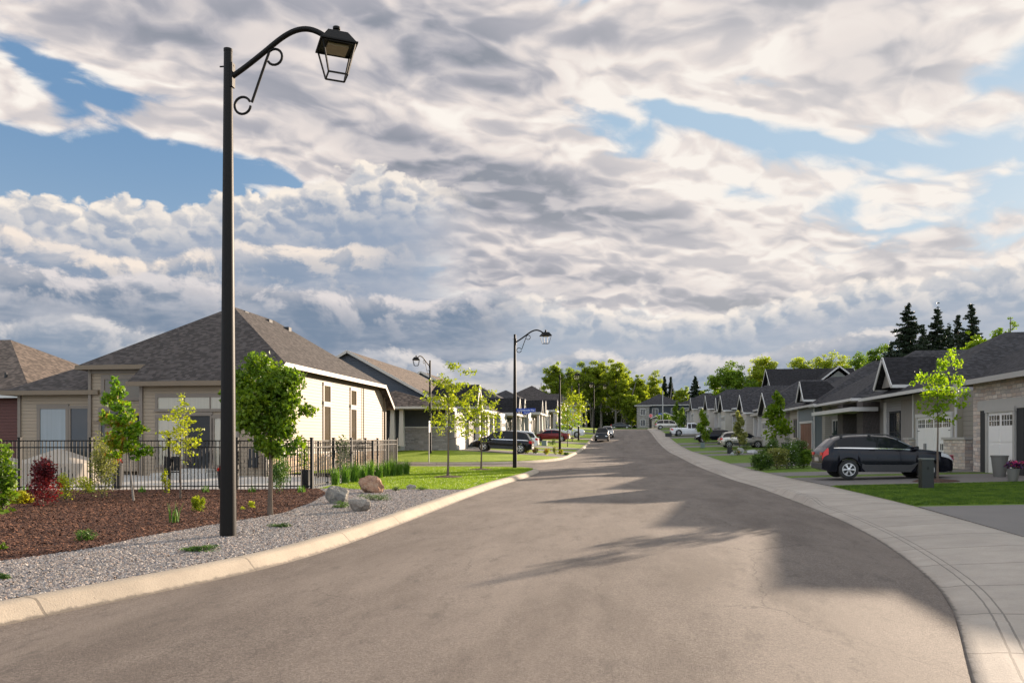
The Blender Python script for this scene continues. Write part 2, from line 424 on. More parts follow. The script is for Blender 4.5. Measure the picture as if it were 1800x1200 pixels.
def leafmat(name, cols, trans=.45, rough=.5):
    """cols: dark..light leaf tones"""
    m, n, bs = newmat(name)
    nt = m.node_tree
    p = wpos(n)
    wn = n.noise(p, 5.5, 3, .7); cl = n.noise(p, 1.3, 2, .5)
    k = n.ss(n.add(n.mul(wn, .75), n.mul(cl, .35)), .35, .75)
    c = n.ramp(k, [(i/(len(cols)-1), tuple(t*.88 for t in q)) for i, q in enumerate(cols)])
    n.put(bs.inputs['Base Color'], c); bs.inputs['Roughness'].default_value = rough; bs.inputs['Specular IOR Level'].default_value = .35
    tr = nt.nodes.new('ShaderNodeBsdfTranslucent')
    ct = n.mix(1.0, c, (1.25, 1.3, .6), 'MULTIPLY'); n.put(tr.inputs[0], ct)
    mx = nt.nodes.new('ShaderNodeMixShader'); mx.inputs[0].default_value = trans
    nt.links.new(bs.outputs[0], mx.inputs[1]); nt.links.new(tr.outputs[0], mx.inputs[2])
    nt.links.new(mx.outputs[0], nt.nodes['Material Output'].inputs[0]); return m
def glass(name, col=(.02, .025, .03), rough=.06, curtain_reflection=None, spec=.5):
    m, n, bs = newmat(name)
    c = col
    if curtain_reflection:
        u, z, x, y = uvec(n)
        f = n.noise(n.xyz(n.mul(u, 14), n.mul(z, .3), 0), 1.0, 2)
        c = n.mix(f, [k*.7 for k in curtain_reflection], curtain_reflection)
    n.put(bs.inputs['Base Color'], c if not isinstance(c, tuple) else c+(1,)); bs.inputs['Roughness'].default_value = rough
    bs.inputs['Specular IOR Level'].default_value = spec
    return m
# ground materials
def asphalt():
    m, n, bs = newmat('asphalt'); p = wpos(n); x, y, z = n.sep(p)
    fine = n.noise(p, 95, 2, .7); agg = n.vor(p, 70, 'F1', 1); ax, ay, az_ = n.sep(agg)
    mid = n.noise(n.xyz(n.mul(x, 1.0), n.mul(y, .35), 0), 1.1, 5, .6)
    big = n.noise(n.xyz(n.mul(x, .5), n.mul(y, .06), 3), 1.0, 3, .5)
    spk = n.noise(p, 14, 4, .7)
    t = n.add(n.add(n.mul(fine, .35), n.mul(ax, .30)), n.add(n.mul(mid, .42), n.mul(big, .30)))
    c = n.ramp(n.ss(t, .35, 1.0), [(0, (.090, .069, .056)), (.5, (.147, .120, .101)), (1, (.245, .20, .166))])
    c = n.mix(n.ss(spk, .60, .72, 0, .55), c, (.09, .078, .07))
    # wheel-polished lanes and the paver's centre seam
    lane = n.m('ABSOLUTE', n.sub(n.m('ABSOLUTE', n.add(x, .1)), 1.75))
    c = n.mix(n.ss(lane, 1.1, .2, 0, .16), c, (.27, .225, .19))
    seam = n.ss(n.m('ABSOLUTE', n.add(x, n.mul(n.sub(n.noise(n.xyz(0, n.mul(y, .6), 0), 1, 3), .5), .10))), .05, .015)
    seam = n.mul(seam, n.ss(n.noise(n.xyz(0, n.mul(y, .25), 5), 1, 3), .35, .55))
    c = n.mix(n.mul(seam, n.ss(y, 18, 30, 0, .32)), c, (.05, .045, .042))
    wv = n.vm('ADD', n.xyz(n.mul(x, .42), n.mul(y, .20), 0), n.vm('SCALE', n.noise(n.xyz(n.mul(x, 1.2), n.mul(y, 1.2), 3), 1.0, 4, .7, 0, True), .22))
    ce = n.vor(wv, 1.0, 'DISTANCE_TO_EDGE', 0)
    ck = n.mul(n.ss(ce, .0055, .0015), n.ss(n.noise(n.xyz(n.mul(x, .25), n.mul(y, .13), 61), 1.0, 2), .53, .60))
    c = n.mix(n.mul(ck, .55), c, (.045, .037, .032))
    blot = n.noise(n.xyz(n.mul(x, .9), n.mul(y, .22), 21), 1.0, 6, .68)
    c = n.mix(n.ss(blot, .44, .64, 0, .50), c, (.095, .074, .060))
    pale = n.noise(n.xyz(n.mul(x, .55), n.mul(y, .12), 33), 1.0, 5, .62)
    c = n.mix(n.ss(pale, .46, .64, 0, .40), c, (.235, .193, .16))
    grit = n.noise(n.xyz(n.mul(x, 3.0), n.mul(y, 1.1), 44), 1.0, 7, .80)
    c = n.mix(n.ss(grit, .52, .66, 0, .55), c, (.075, .062, .053))
    n.put(bs.inputs['Base Color'], c); bs.inputs['Roughness'].default_value = .85; bs.inputs['Specular IOR Level'].default_value = .3
    n.put(bs.inputs['Normal'], n.bump(n.add(n.mul(fine, .6), n.mul(az_, .7)), .75, .008)); return m
def drive_mat():
    m, n, bs = newmat('driveway_asphalt'); p = wpos(n)
    fine = n.noise(p, 80, 2, .7); mid = n.noise(p, .8, 4, .6)
    c = n.mix(n.add(n.mul(fine, .5), n.mul(mid, .5)), (.10, .09, .083), (.21, .19, .175))
    n.put(bs.inputs['Base Color'], c); bs.inputs['Roughness'].default_value = .88
    n.put(bs.inputs['Normal'], n.bump(fine, .5, .006)); return m
def concrete(name, col, uvj=False, joint=1.5, across=()):
    m, n, bs = newmat(name); p = wpos(n)
    fine = n.noise(p, 55, 3, .7); mid = n.noise(p, 1.6, 5, .65); big = n.noise(p, .35, 3, .6)
    t = n.add(n.add(n.mul(fine, .3), n.mul(mid, .45)), n.mul(big, .35))
    c = n.mix(n.ss(t, .3, .85), [k*.70 for k in col], [k*1.22 for k in col])
    pit = n.ss(n.noise(p, 22, 3, .7), .66, .74); c = n.mix(n.mul(pit, .4), c, [k*.35 for k in col])
    h = n.add(fine, n.mul(pit, -1.5))
    if uvj:
        uv = n.n.new('ShaderNodeUVMap'); ux, uy, _ = n.sep(uv.outputs[0])
        wob = n.mul(n.sub(n.noise(p, 5, 3, .6), .5), .02)
        f = n.m('ABSOLUTE', n.sub(n.m('FRACT', n.add(n.mul(uy, 1/joint), n.mul(wob, 1/joint))), .5))
        j = n.m('LESS_THAN', f, .016/joint)
        for a in across:
            j = n.m('MAXIMUM', j, n.m('LESS_THAN', n.m('ABSOLUTE', n.add(n.sub(ux, a), wob)), .009))
        slab = n.n.new('ShaderNodeTexWhiteNoise'); slab.noise_dimensions = '1D'; n.put(slab.inputs['W'], n.m('FLOOR', n.add(n.mul(uy, 1/joint), .5)))
        c = n.mix(n.mul(slab.outputs[0], .34), c, [k*.7 for k in col])
        c = n.mix(n.mul(j, .60), c, [k*.16 for k in col]); h = n.add(h, n.mul(j, -3))
        stn = n.ss(n.noise(p, .9, 5, .7), .52, .72, 0, .30); c = n.mix(stn, c, [k*.55 for k in col])
        lip = n.ss(n.add(ux, n.mul(n.sub(n.noise(p, 8, 4, .7), .5), .10)), .045, .0); c = n.mix(n.mul(lip, .8), c, (.075, .062, .052))
        if across:     # rough broken edge along the lip
            pass
    n.put(bs.inputs['Base Color'], c); bs.inputs['Roughness'].default_value = .85
    n.put(bs.inputs['Normal'], n.bump(h, .6, .008)); return m
def grassmat(name, d, l):
    m, n, bs = newmat(name); p = wpos(n); x, y, z = n.sep(p)
    a = n.noise(p, 30, 3, .7); b = n.noise(n.xyz(n.mul(x, .5), n.mul(y, .9), 0), 1.0, 5, .65); st = n.noise(n.xyz(n.mul(x, .35), n.mul(y, 2.2), 0), 1.0, 3, .6)
    t = n.add(n.add(n.mul(a, .45), n.mul(b, .4)), n.mul(st, .25))
    c = n.mix(n.ss(t, .35, .8), d, l)
    dry = n.ss(n.noise(p, 2.4, 4, .7), .64, .78, 0, .35); c = n.mix(dry, c, (.20, .17, .06))
    n.put(bs.inputs['Base Color'], c); bs.inputs['Roughness'].default_value = .75; bs.inputs['Specular IOR Level'].default_value = .2
    n.put(bs.inputs['Normal'], n.bump(n.noise(n.xyz(n.mul(x, 60), n.mul(y, 60), 0), 1, 3, .7), 1.0, .03)); return m
def speckle(name, cols, scale, bumpd=.02):
    m, n, bs = newmat(name); p = wpos(n)
    v = n.vor(p, scale, 'F1', 1); vx, vy, vz = n.sep(v); dist = n.vor(p, scale, 'F1', 0)
    c = n.ramp(vx, [(i/(len(cols)-1), q) for i, q in enumerate(cols)])
    c = n.mix(n.ss(dist, .25, .6, 0, .7), c, [q*.25 for q in cols[0]])
    n.put(bs.inputs['Base Color'], c); bs.inputs['Roughness'].default_value = .85
    n.put(bs.inputs['Normal'], n.bump(n.sub(1, dist), 1.0, bumpd)); return m
M = {}
M['asphalt'] = asphalt(); M['drive'] = drive_mat()
M['curb'] = concrete('curb_concrete', (.42, .345, .26), True, 2.9)
M['walk'] = concrete('sidewalk_concrete', (.40, .345, .29), True, 1.55, (.30, .40))
M['conc'] = concrete('patio_concrete', (.46, .43, .39))
M['grass_l'] = grassmat('sunny_grass', (.14, .20, .012), (.36, .44, .035))  # left lawns: sunlight put into a brighter grass colour
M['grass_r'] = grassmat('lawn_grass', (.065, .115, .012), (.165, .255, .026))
M['earth'] = grassmat('meadow', (.06, .07, .02), (.15, .16, .05))
M['gravelbase'] = speckle('gravel_bed', [(.06, .055, .05), (.18, .165, .155), (.32, .30, .28)], 38)
M['mulchbase'] = speckle('mulch_bed', [(.03, .012, .007), (.085, .032, .017), (.16, .065, .035)], 30)
M['black'] = plain('black_metal', (.006, .0055, .005), .6, .0, .2, spec=.25)
M['bronze'] = plain('lamp_post_paint', (.006, .0048, .004), .5, .0, .25, 9, spec=.18, bumpk=.15)
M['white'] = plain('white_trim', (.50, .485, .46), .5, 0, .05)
M['cream_trim'] = plain('cream_gutter', (.145, .102, .060), .45, 0, .06)
M['taupe'] = plain('taupe_trim', (.165, .132, .102), .55, 0, .07)
M['offwhite'] = plain('off_white_trim', (.38, .36, .33), .55, 0, .06)
M['cream_s'] = siding('cream_siding', (.268, .207, .143), .155)
M['navy_s'] = siding('navy_siding', (.045, .055, .070), .14)
M['navy_b'] = board('navy_board', (.035, .042, .050))
M['red_s'] = siding('red_siding', (.085, .022, .015), .16)
M['grey_s'] = siding('grey_siding', (.28, .27, .275), .15)
M['beige_s'] = siding('beige_siding', (.40, .365, .31), .16)
M['olive_s'] = siding('olive_siding', (.22, .20, .165), .22)
M['olive_b'] = board('olive_board', (.27, .24, .18), .4)
M['slate_b'] = board('slate_board', (.16, .18, .185), .4)
M['taupe_b'] = board('taupe_board', (.22, .20, .18), .4)
M['sage_s'] = siding('sage_siding', (.19, .195, .17), .16)
M['roof_a'] = shingle('brown_grey_shingle', (.066, .055, .050))
M['roof_b'] = shingle('charcoal_shingle', (.040, .038, .041))
M['roof_c'] = shingle('brown_shingle', (.125, .095, .075))
M['roof_k'] = shingle('black_shingle', (.018, .017, .019))
M['stone_r'] = stone('warm_ledgestone', [(.46, .35, .28), (.64, .55, .46), (.40, .36, .33), (.53, .42, .34), (.70, .64, .56)], .38, .15)
M['stone_g'] = stone('grey_ledgestone', [(.17, .16, .155), (.30, .28, .265), (.22, .20, .185), (.36, .34, .32)], .38, .12)
M['stone_t'] = stone('tan_ledgestone', [(.42, .28, .16), (.55, .40, .26), (.36, .25, .16), (.60, .47, .33)], .45, .17)
M['brick'] = stone('dark_brick', [(.045, .038, .036), (.075, .060, .055), (.055, .045, .042)], .22, .075, (.13, .12, .11), .005)
M['glass'] = glass('window_glass')
M['glass_c'] = glass('curtained_glass', curtain_reflection=(.42, .38, .30))
M['glass_b'] = glass('painted_bright_reflection', (.16, .22, .26), curtain_reflection=(.24, .27, .28))  # pale reflection put into the pane colour
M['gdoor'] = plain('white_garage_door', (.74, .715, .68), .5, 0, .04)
M['white_l'] = plain('sun_dimmed_white_trim', (.40, .375, .335), .5, 0, .06); M['gdoor_s'] = plain('sun_dimmed_garage_door', (.44, .42, .39), .5, 0, .04); M['glass_t'] = glass('painted_brown_reflection', curtain_reflection=(.12, .095, .065))  # trim and door copies darkened against the sun; brown reflection put into pane colour
M['dark'] = plain('dark_parts_and_shade', (.02, .02, .021), .7)  # near black for vents, grilles, dark doors, and shade painted in recesses
M['wood_r'] = plain('red_brown_door', (.16, .06, .03), .5, 0, .2, 8)
M['wood_o'] = plain('orange_wood', (.34, .14, .055), .5, 0, .2, 12)
M['bark'] = plain('bark', (.115, .085, .062), .9, 0, .35, 18, bumpk=.6)
M['bark_g'] = plain('grey_bark', (.20, .175, .15), .9, 0, .3, 12, bumpk=.6)
# ---------------------------------------------------------------- ground, road, kerbs
def g0(x, y): return zr(y)
def struct(o, label=None): return tag(o, label, None, None, 'structure')
struct(sheet('ground', [(-900, -60), (900, -60), (900, 1500), (-900, 1500)], M['earth'], -.06, g0, 4, 0))
def resample(pts, step):
    out = [Vector(pts[0])]; 
    for a, b in zip(pts[:-1], pts[1:]):
        a, b = Vector(a), Vector(b); L = (b-a).length; k = max(1, int(round(L/step)))
        out += [a.lerp(b, i/k) for i in range(1, k+1)]
    return out
def smooth(pts, it=6):
    pts = [Vector(p) for p in pts]
    for _ in range(it):
        pts = [pts[0]]+[(pts[i-1]+pts[i]*2+pts[i+1])/4 for i in range(1, len(pts)-1)]+[pts[-1]]
    return pts
def px(u, v):
    p = at(u, v, ground=False); return (p.x, p.y)
LK = [(-6.6, -6), (-6.4, 2)]+[px(*q) for q in [(0, 1098), (120, 1074), (240, 1050), (350, 1026), (470, 1000), (560, 974), (660, 938), (740, 907), (815, 877), (880, 853), (930, 838)]]
LK = [p for p in LK if p[1] < 37]+[(-4.22, 38), (-4.25, 41.0), (-4.5, 42.6), (-5.4, 43.8), (-7, 44.3), (-12, 44.4), (-60, 44.4)]
LEFT1 = smooth(resample(LK, .4), 8)
LEFT2 = smooth(resample([(-60, 51.0), (-12, 51.0), (-8.5, 51.8), (-6.2, 54), (-4.9, 57.5), (-4.35, 62), (-4.3, 70), (-4.3, 161), (-4.6, 164), (-6, 166), (-9, 167), (-60, 167), (-300, 167)], .7), 6)
RK = [(-.6, -6), (1.1, 2.0), (2.0, 4.6)]+[px(*q) for q in [(1697, 1180), (1692, 1110), (1675, 1062), (1650, 1030), (1600, 988), (1545, 949), (1480, 915), (1400, 882), (1330, 856)]]+[(4.5, 34), (4.5, 45), (4.5, 161), (4.8, 164), (6.2, 166), (9, 167), (40, 167), (300, 167)]
RIGHT = smooth(resample(RK, .4), 10)
RAISED = [(21.0, 27.2), (39.5, 45), (52.5, 64.5), (71.5, 73), (79.5, 88), (95.5, 96), (103, 113), (128, 139), (146, 400)]
def kerbh(y, lo=.045, hi=.15):
    h = lo
    for a, b in RAISED:
        t = min((y-a)/1.0, (b-y)/1.0); h = max(h, lo+(hi-lo)*max(0, min(1, t)))
    return h
def strip(name, path, side, prof, mat, zf):
    """prof: list of (offset, height function(x,y)) ; side +1: offsets to the right of travel"""
    V = []; UV = []; F = []; L = 0; k = len(prof)
    for i, p in enumerate(path):
        d = (path[min(i+1, len(path)-1)]-path[max(i-1, 0)]).normalized(); nx, ny = d.y*side, -d.x*side
        if i: L += (p-path[i-1]).length
        for o, hf in prof:
            x, y = p.x+nx*o, p.y+ny*o; V.append((x, y, hf(x, y, p.y))); UV.append((o, L))
    for i in range(len(path)-1):
        for j in range(k-1):
            a = i*k+j; F.append((a, a+1, a+k+1, a+k) if side > 0 else (a, a+k, a+k+1, a+1))
    me = bpy.data.meshes.new(name); me.from_pydata(V, [], F); me.update()
    uvl = me.uv_layers.new(name='UVMap')
    idx = np.zeros(len(me.loops), np.int32); me.loops.foreach_get('vertex_index', idx)
    uvl.data.foreach_set('uv', np.asarray(UV, np.float32)[idx].ravel())
    if sum(p.normal.z*p.area for p in me.polygons) < 0: me.flip_normals()
    return struct(link(name, me, mat, None, True))
path2 = [Vector((p.x, p.y)) for p in [Vector((q[0], q[1])) for q in LEFT1]]
LEFT1 = [Vector((p[0], p[1])) for p in LEFT1]; LEFT2 = [Vector((p[0], p[1])) for p in LEFT2]; RIGHT = [Vector((p[0], p[1])) for p in RIGHT]
kp = [(-.01, lambda x, y, q: zr(q)-.05), (0, lambda x, y, q: zr(q)+.012), (.03, lambda x, y, q: zr(q)+.03), (.13, lambda x, y, q: zr(q)+.135), (.17, lambda x, y, q: zr(q)+.158), (.33, lambda x, y, q: zr(q)+.165), (.345, lambda x, y, q: zr(q)+.155), (.35, lambda x, y, q: zr(q)-.1)]
strip('kerb', LEFT1, -1, kp, M['curb'], None)
strip('kerb', LEFT2, -1, kp, M['curb'], None)
rp = [(-.01, lambda x, y, q: zr(q)-.05), (0, lambda x, y, q: zr(q)+.008), (.12, lambda x, y, q: zr(q)+.02), (.22, lambda x, y, q: zr(q)+kerbh(q)*.9), (.26, lambda x, y, q: zr(q)+kerbh(q)), (.30, lambda x, y, q: zr(q)+kerbh(q)+.004), (.42, lambda x, y, q: zr(q)+kerbh(q)+.01)]
rp += [(o, (lambda oo: (lambda x, y, q: zr(y)+kerbh(q)+.01+(.152-kerbh(q)-.01)*min(1, (oo-.42)/1.1)))(o)) for o in (.9, 1.52, 2.12)]
rp += [(2.125, lambda x, y, q: zr(y)-.1)]
strip('sidewalk', RIGHT, 1, rp, M['walk'], None)
# road surface between the kerb lines
near = [(p.x, p.y) for p in LEFT1[::2]]+[(-300, 44.4), (-300, 51)]+[(p.x, p.y) for p in LEFT2[::3]]+[(-300, 178), (300, 178)]+[(p.x, p.y) for p in reversed(RIGHT[::3])]
near = [(x-(.02 if x < -3 and y < 160 else 0), y) for x, y in near]
struct(sheet('road', near, M['asphalt'], 0.0, g0, 3, 0, ()))
# ragged asphalt lip is in the material; beds and lawns (all a few mm apart, and each has its own level)
def off(path, d, side):
    out = []
    for i, p in enumerate(path):
        t = (path[min(i+1, len(path)-1)]-path[max(i-1, 0)]).normalized(); out.append((p.x+t.y*side*d, p.y-t.x*side*d))
    return out
KB = off(LEFT1, .335, -1)      # back of the left kerb
def lpx(u, v, z=.15): 
    p = at(u, v); return (p.x, p.y)
MG = [lpx(*q) for q in [(0, 988), (80, 977), (150, 967), (250, 945), (330, 931), (400, 919), (450, 911), (500, 902), (548, 884), (575, 868)]]   # mulch / gravel edge
gl = lpx(815, 861)
BED_Y = lpx(300, 860)[1]
bf = [lpx(-60, 863), lpx(150, 862), lpx(300, 861), lpx(430, 861), lpx(560, 859)]
mul = [(-26, MG[0][1]-6.0)]+MG+[bf[4], bf[3], bf[2], bf[1], bf[0], (-26, bf[0][1]+2)]
mulch = struct(sheet('mulch_bed', mul, M['mulchbase'], .012, gz, 4, .2))
kb_near = [p for p in KB if p[1] < gl[1]+.3]
grv = kb_near+[lpx(760, 860.5), lpx(700, 860), lpx(641, 861.5), lpx(600, 858), bf[4]]+list(reversed(MG))+[(-26, MG[0][1]-6.0), (-26, -6)]
gravel = struct(sheet('gravel_bed', grv, M['gravelbase'], .0, gz, 4, .2))
pat = [bf[4], bf[3], bf[2], bf[1], bf[0], (-26, bf[0][1]+2), (-34, 34), (-15, 34), (-11.0, 36.5), (-10.2, 30)]
struct(sheet('patio', pat, M['conc'], -.012, gz, 4, .15))
kb_far = [p for p in KB if p[1] >= gl[1]+.3]
l1 = [bf[4], lpx(600, 858), lpx(641, 861.5), lpx(700, 860), lpx(760, 860.5)]+kb_far[::2]+[(-40, 44.05), (-40, 52), (-70, 30), (-34, 34), (-15, 34), (-11.0, 36.5), (-10.2, 30)]
l1 = [bf[4], lpx(600, 858), lpx(641, 861.5), lpx(700, 860), lpx(760, 860.5)]+kb_far[::2]+[(-60, 44.05), (-60, 34.2), (-15, 34.2), (-11.0, 36.5), (-10.2, 30)]
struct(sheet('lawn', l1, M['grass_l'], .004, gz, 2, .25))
KB2 = off(LEFT2, .335, -1)
kb2 = [p for p in KB2 if p[1] < 166.5 or p[0] > -60][::2]
l2 = kb2+[(-60, 166.6)]
struct(sheet('lawn', l2, M['grass_l'], .002, gz, 3, .25, (-4.6, -13.4)))
SW = off(RIGHT, 2.115, 1)
sw = [p for p in SW if p[0] < 70][::2]
l3 = sw+[(70, SW[-1][1]), (70, -8)]
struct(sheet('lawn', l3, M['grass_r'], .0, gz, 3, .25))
struct(sheet('far_lawn', [(-300, 178.4), (300, 178.4), (300, 420), (-300, 420)], M['grass_r'], .05, gz, 8, .3))
# driveways: right and left
def swx(y, path): 
    c = [p for p in path if abs(p[1]-y) < .8]; return sum(p[0] for p in c)/len(c)
DR = [(13.5, 19.3, 16), (27.6, 33.0, 19), (34.6, 38.0, 18), (45.5, 51.2, 18), (65, 69, 17), (74, 78, 17), (89, 93.5, 16.5), (97, 101, 16.5), (114, 119, 16), (121, 126, 16), (140, 145, 15)]
for a, b, x1 in DR:
    struct(sheet('driveway', [(swx(a, SW)-.004, a), (x1, a), (x1, b), (swx(b, SW)-.004, b)], M['drive'], .010, gz, 2, .2))
DL = [(61.5, 67.0, -18), (73, 77, -17), (82, 86.5, -16), (97, 101.5, -16), (110, 114.5, -15), (126, 131, -15), (142, 146, -15)]
for a, b, x1 in DL:
    struct(sheet('driveway', [(-4.62, a), (x1, a), (x1, b), (-4.62, b)], M['drive'], .014, gz, 2, .2, (-4.6, -13.4)))
# ---------------------------------------------------------------- loose stones, bark chips, grass blades
def inpoly(P, poly):
    x, y = P[:, 0], P[:, 1]; ins = np.zeros(len(P), bool); n = len(poly)
    for i in range(n):
        x1, y1 = poly[i]; x2, y2 = poly[(i+1) % n]
        if y1 == y2: continue
        c = ((y1 > y) != (y2 > y)) & (x < (x2-x1)*(y-y1)/(y2-y1)+x1); ins ^= c
    return ins
def scatter(poly, n, bbox, maxd, mind=2.0, power=1.0):
    """points inside poly, denser near the camera"""
    out = []; tot = 0
    while tot < n:
        P = np.column_stack([nrg.uniform(bbox[0], bbox[1], n*2), nrg.uniform(bbox[2], bbox[3], n*2)])
        d = np.hypot(P[:, 0], P[:, 1]); f = -P[:, 0]*ST+P[:, 1]*CT; r = P[:, 0]*CT+P[:, 1]*ST
        keep = (nrg.random(len(P)) < np.clip((7.0/np.maximum(d, 7))**power, 0, 1)) & (f > 3) & (np.abs(r) < f*.68+.5)
        P = P[keep]; P = P[inpoly(P, poly)]; out.append(P); tot += len(P)
        if len(P) == 0: break
    return np.concatenate(out)[:n]
def gzv(P): return np.array([gz(a, b) for a, b in P])
_zc = {}
def gzfast(P):
    ys = np.linspace(-10, 70, 400); zz = np.array([zr(a) for a in ys])+.15
    return np.interp(P[:, 1], ys, zz)+np.clip((P[:, 0]-6.3)*.03, 0, .22)
def attrmesh(name, V, F, mat, smooth=False):
    return link(name, npmesh(name, V, F, smooth), mat)
def pebbles(name, poly, bbox, n, size, flat, mat, zoff, power, ratio=1.0):
    P = scatter(poly, n, bbox, 60, power=power); n = len(P)
    base = np.array([(1, 0, 0), (0, 1, 0), (-1, 0, 0), (0, -1, 0), (0, 0, 1)], float)
    fc = np.array([(0, 1, 4), (1, 2, 4), (2, 3, 4), (3, 0, 4)])
    base = base[None]*nrg.uniform(.7, 1.3, (n, 5, 1))
    s = nrg.uniform(.6, 1.5, n)*size; a = nrg.uniform(0, 2*pi, n)
    X = base[..., 0]*s[:, None]*ratio; Y = base[..., 1]*s[:, None]/ratio**.5; Z = base[..., 2]*s[:, None]*flat
    tx, ty = nrg.normal(0, .35, n), nrg.normal(0, .35, n)
    c, s_ = np.cos(a)[:, None], np.sin(a)[:, None]
    x = X*c-Y*s_+P[:, 0:1]; y = X*s_+Y*c+P[:, 1:2]
    z = Z+tx[:, None]*X+ty[:, None]*Y+gzfast(P)[:, None]+zoff+nrg.uniform(0, .5, n)[:, None]*size
    V = np.stack([x, y, z], -1).reshape(-1, 3); F = (fc[None]+np.arange(n)[:, None, None]*5).reshape(-1, 3)
    return attrmesh(name, V, F, mat)
def cellmat(name, cols, sc):
    m, n, bs = newmat(name); g = n.n.new('ShaderNodeNewGeometry')
    c = n.ramp(g.outputs['Random Per Island'], [(i/(len(cols)-1), q) for i, q in enumerate(cols)])
    n.put(bs.inputs['Base Color'], c); bs.inputs['Roughness'].default_value = .85; return m
M['stones'] = cellmat('pea_stone', [(.06, .055, .05), (.32, .28, .25), (.17, .15, .14), (.50, .45, .40), (.28, .19, .14), (.36, .33, .31), (.12, .11, .12), (.24, .21, .19)], 1)
M['chips'] = cellmat('bark_chips', [(.012, .005, .003), (.085, .032, .016), (.038, .014, .008), (.16, .062, .030), (.060, .019, .009), (.27, .115, .055), (.02, .007, .004)], 1)
tag(pebbles('gravel', grv, (-14, -3, 3, 30), 120000, .017, .75, M['stones'], .004, 1.5), 'grey and tan pea gravel along the pale kerb', 'gravel', None, 'stuff')
tag(pebbles('bark_mulch', mul, (-24, -6, 9, 30), 105000, .017, .45, M['chips'], .014, 1.1, 1.9), 'dark red brown bark mulch in front of the black fence', 'mulch', None, 'stuff')
def blades(name, poly, bbox, n, h, mat, power=.8, lean=.35, wid=.006):
    P = scatter(poly, n, bbox, 60, power=power); n = len(P)
    d = np.hypot(P[:, 0], P[:, 1]); w = wid*np.maximum(1, d/14)
    a = nrg.uniform(0, 2*pi, n); hh = h*nrg.uniform(.5, 1.3, n)
    lx, ly = nrg.normal(0, lean, n)*hh, nrg.normal(0, lean, n)*hh
    z = gzfast(P)+.002
    c, s = np.cos(a)*w, np.sin(a)*w
    V = np.stack([np.stack([P[:, 0]-c, P[:, 1]-s, z], -1), np.stack([P[:, 0]+c, P[:, 1]+s, z], -1), np.stack([P[:, 0]+lx, P[:, 1]+ly, z+hh], -1)], 1).reshape(-1, 3)
    F = np.arange(3*n).reshape(-1, 3); return attrmesh(name, V, F, mat)
M['blade_l'] = leafmat('sunny_grass_blades', [(.11, .18, .012), (.22, .32, .02), (.34, .43, .035)], .35)  # brighter copy of the right lawn's blades, sunlight put into the colour
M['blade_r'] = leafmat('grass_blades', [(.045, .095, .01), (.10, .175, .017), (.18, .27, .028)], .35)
l3n = [(p[0]+.02, p[1]) for p in SW if 18.8 < p[1] < 28.4]
l3n = [p for p in l3n if 19.35 < p[1] < 27.55]+[(22, 27.55), (22, 19.35)]
tag(blades('grass', l3n, (5.8, 22, 19, 28), 120000, .045, M['blade_r'], .4), 'short mown grass between the two right driveways', 'grass', None, 'stuff')
lfn = [p for p in l1 if p[1] < 45]
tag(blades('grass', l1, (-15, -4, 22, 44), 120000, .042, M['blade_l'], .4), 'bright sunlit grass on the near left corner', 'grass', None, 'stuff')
# ---------------------------------------------------------------- plants
def fib(n):
    i = np.arange(n)+.5; ph = np.arccos(1-2*i/n); th = pi*(1+5**.5)*i
    return np.column_stack([np.cos(th)*np.sin(ph), np.sin(th)*np.sin(ph), np.cos(ph)])
def leaves(C, size, rng, droop=.3, shape='maple', aspect=.75, jit=.35):
    """one small folded leaf (two quads sharing the midrib) at each centre; returns V, F"""
    n = len(C); s = size*rng.uniform(.45, 1.35, n)
    a = rng.uniform(0, 2*pi, n); tilt = rng.normal(-droop, .55, n)
    d = np.column_stack([np.cos(a)*np.cos(tilt), np.sin(a)*np.cos(tilt), np.sin(tilt)])     # midrib
    r = rng.normal(0, 1, (n, 3)); r -= (r*d).sum(1)[:, None]*d; r[:, 2] *= .4
    r -= (r*d).sum(1)[:, None]*d; r /= np.linalg.norm(r, axis=1)[:, None]+1e-9
    nn = np.cross(d, r); fold = .25
    b = C-d*(s/2)[:, None]; t = C+d*(s/2)[:, None]; w = (s*aspect/2)[:, None]
    l_ = C-r*w+nn*w*fold-d*(s*.06)[:, None]; rr = C+r*w+nn*w*fold-d*(s*.06)[:, None]
    V = np.stack([b, rr, t, l_], 1).reshape(-1, 3)
    base = np.arange(n)[:, None]*4
    F = np.concatenate([base+np.array([0, 1, 2]), base+np.array([0, 2, 3])])
    return V, F
def crown_points(rng, spec, n, hollow=.35, stray=.13):
    """spec: list of clumps (x, y, z, rx, ry, rz, weight); points thicker toward the outside of each clump"""
    S = np.array(spec, float); w = S[:, 6]/S[:, 6].sum(); idx = rng.choice(len(S), n, p=w)
    v = rng.normal(0, 1, (n, 3)); v /= np.linalg.norm(v, axis=1)[:, None]
    r = rng.random(n)**(1/2.2); r = hollow+(1-hollow)*r; r *= 1+rng.normal(0, stray, n)
    return S[idx, :3]+v*r[:, None]*S[idx, 3:6]
def clumps_from(rng, tips, r, jitter, k=1):
    out = []
    for p in tips:
        for _ in range(k):
            q = np.array(p)+rng.normal(0, jitter, 3); rr = r*rng.uniform(.6, 1.3)
            out.append((*q, rr*rng.uniform(.8, 1.2), rr*rng.uniform(.8, 1.2), rr*rng.uniform(.55, .85), rr*rr))
    return out
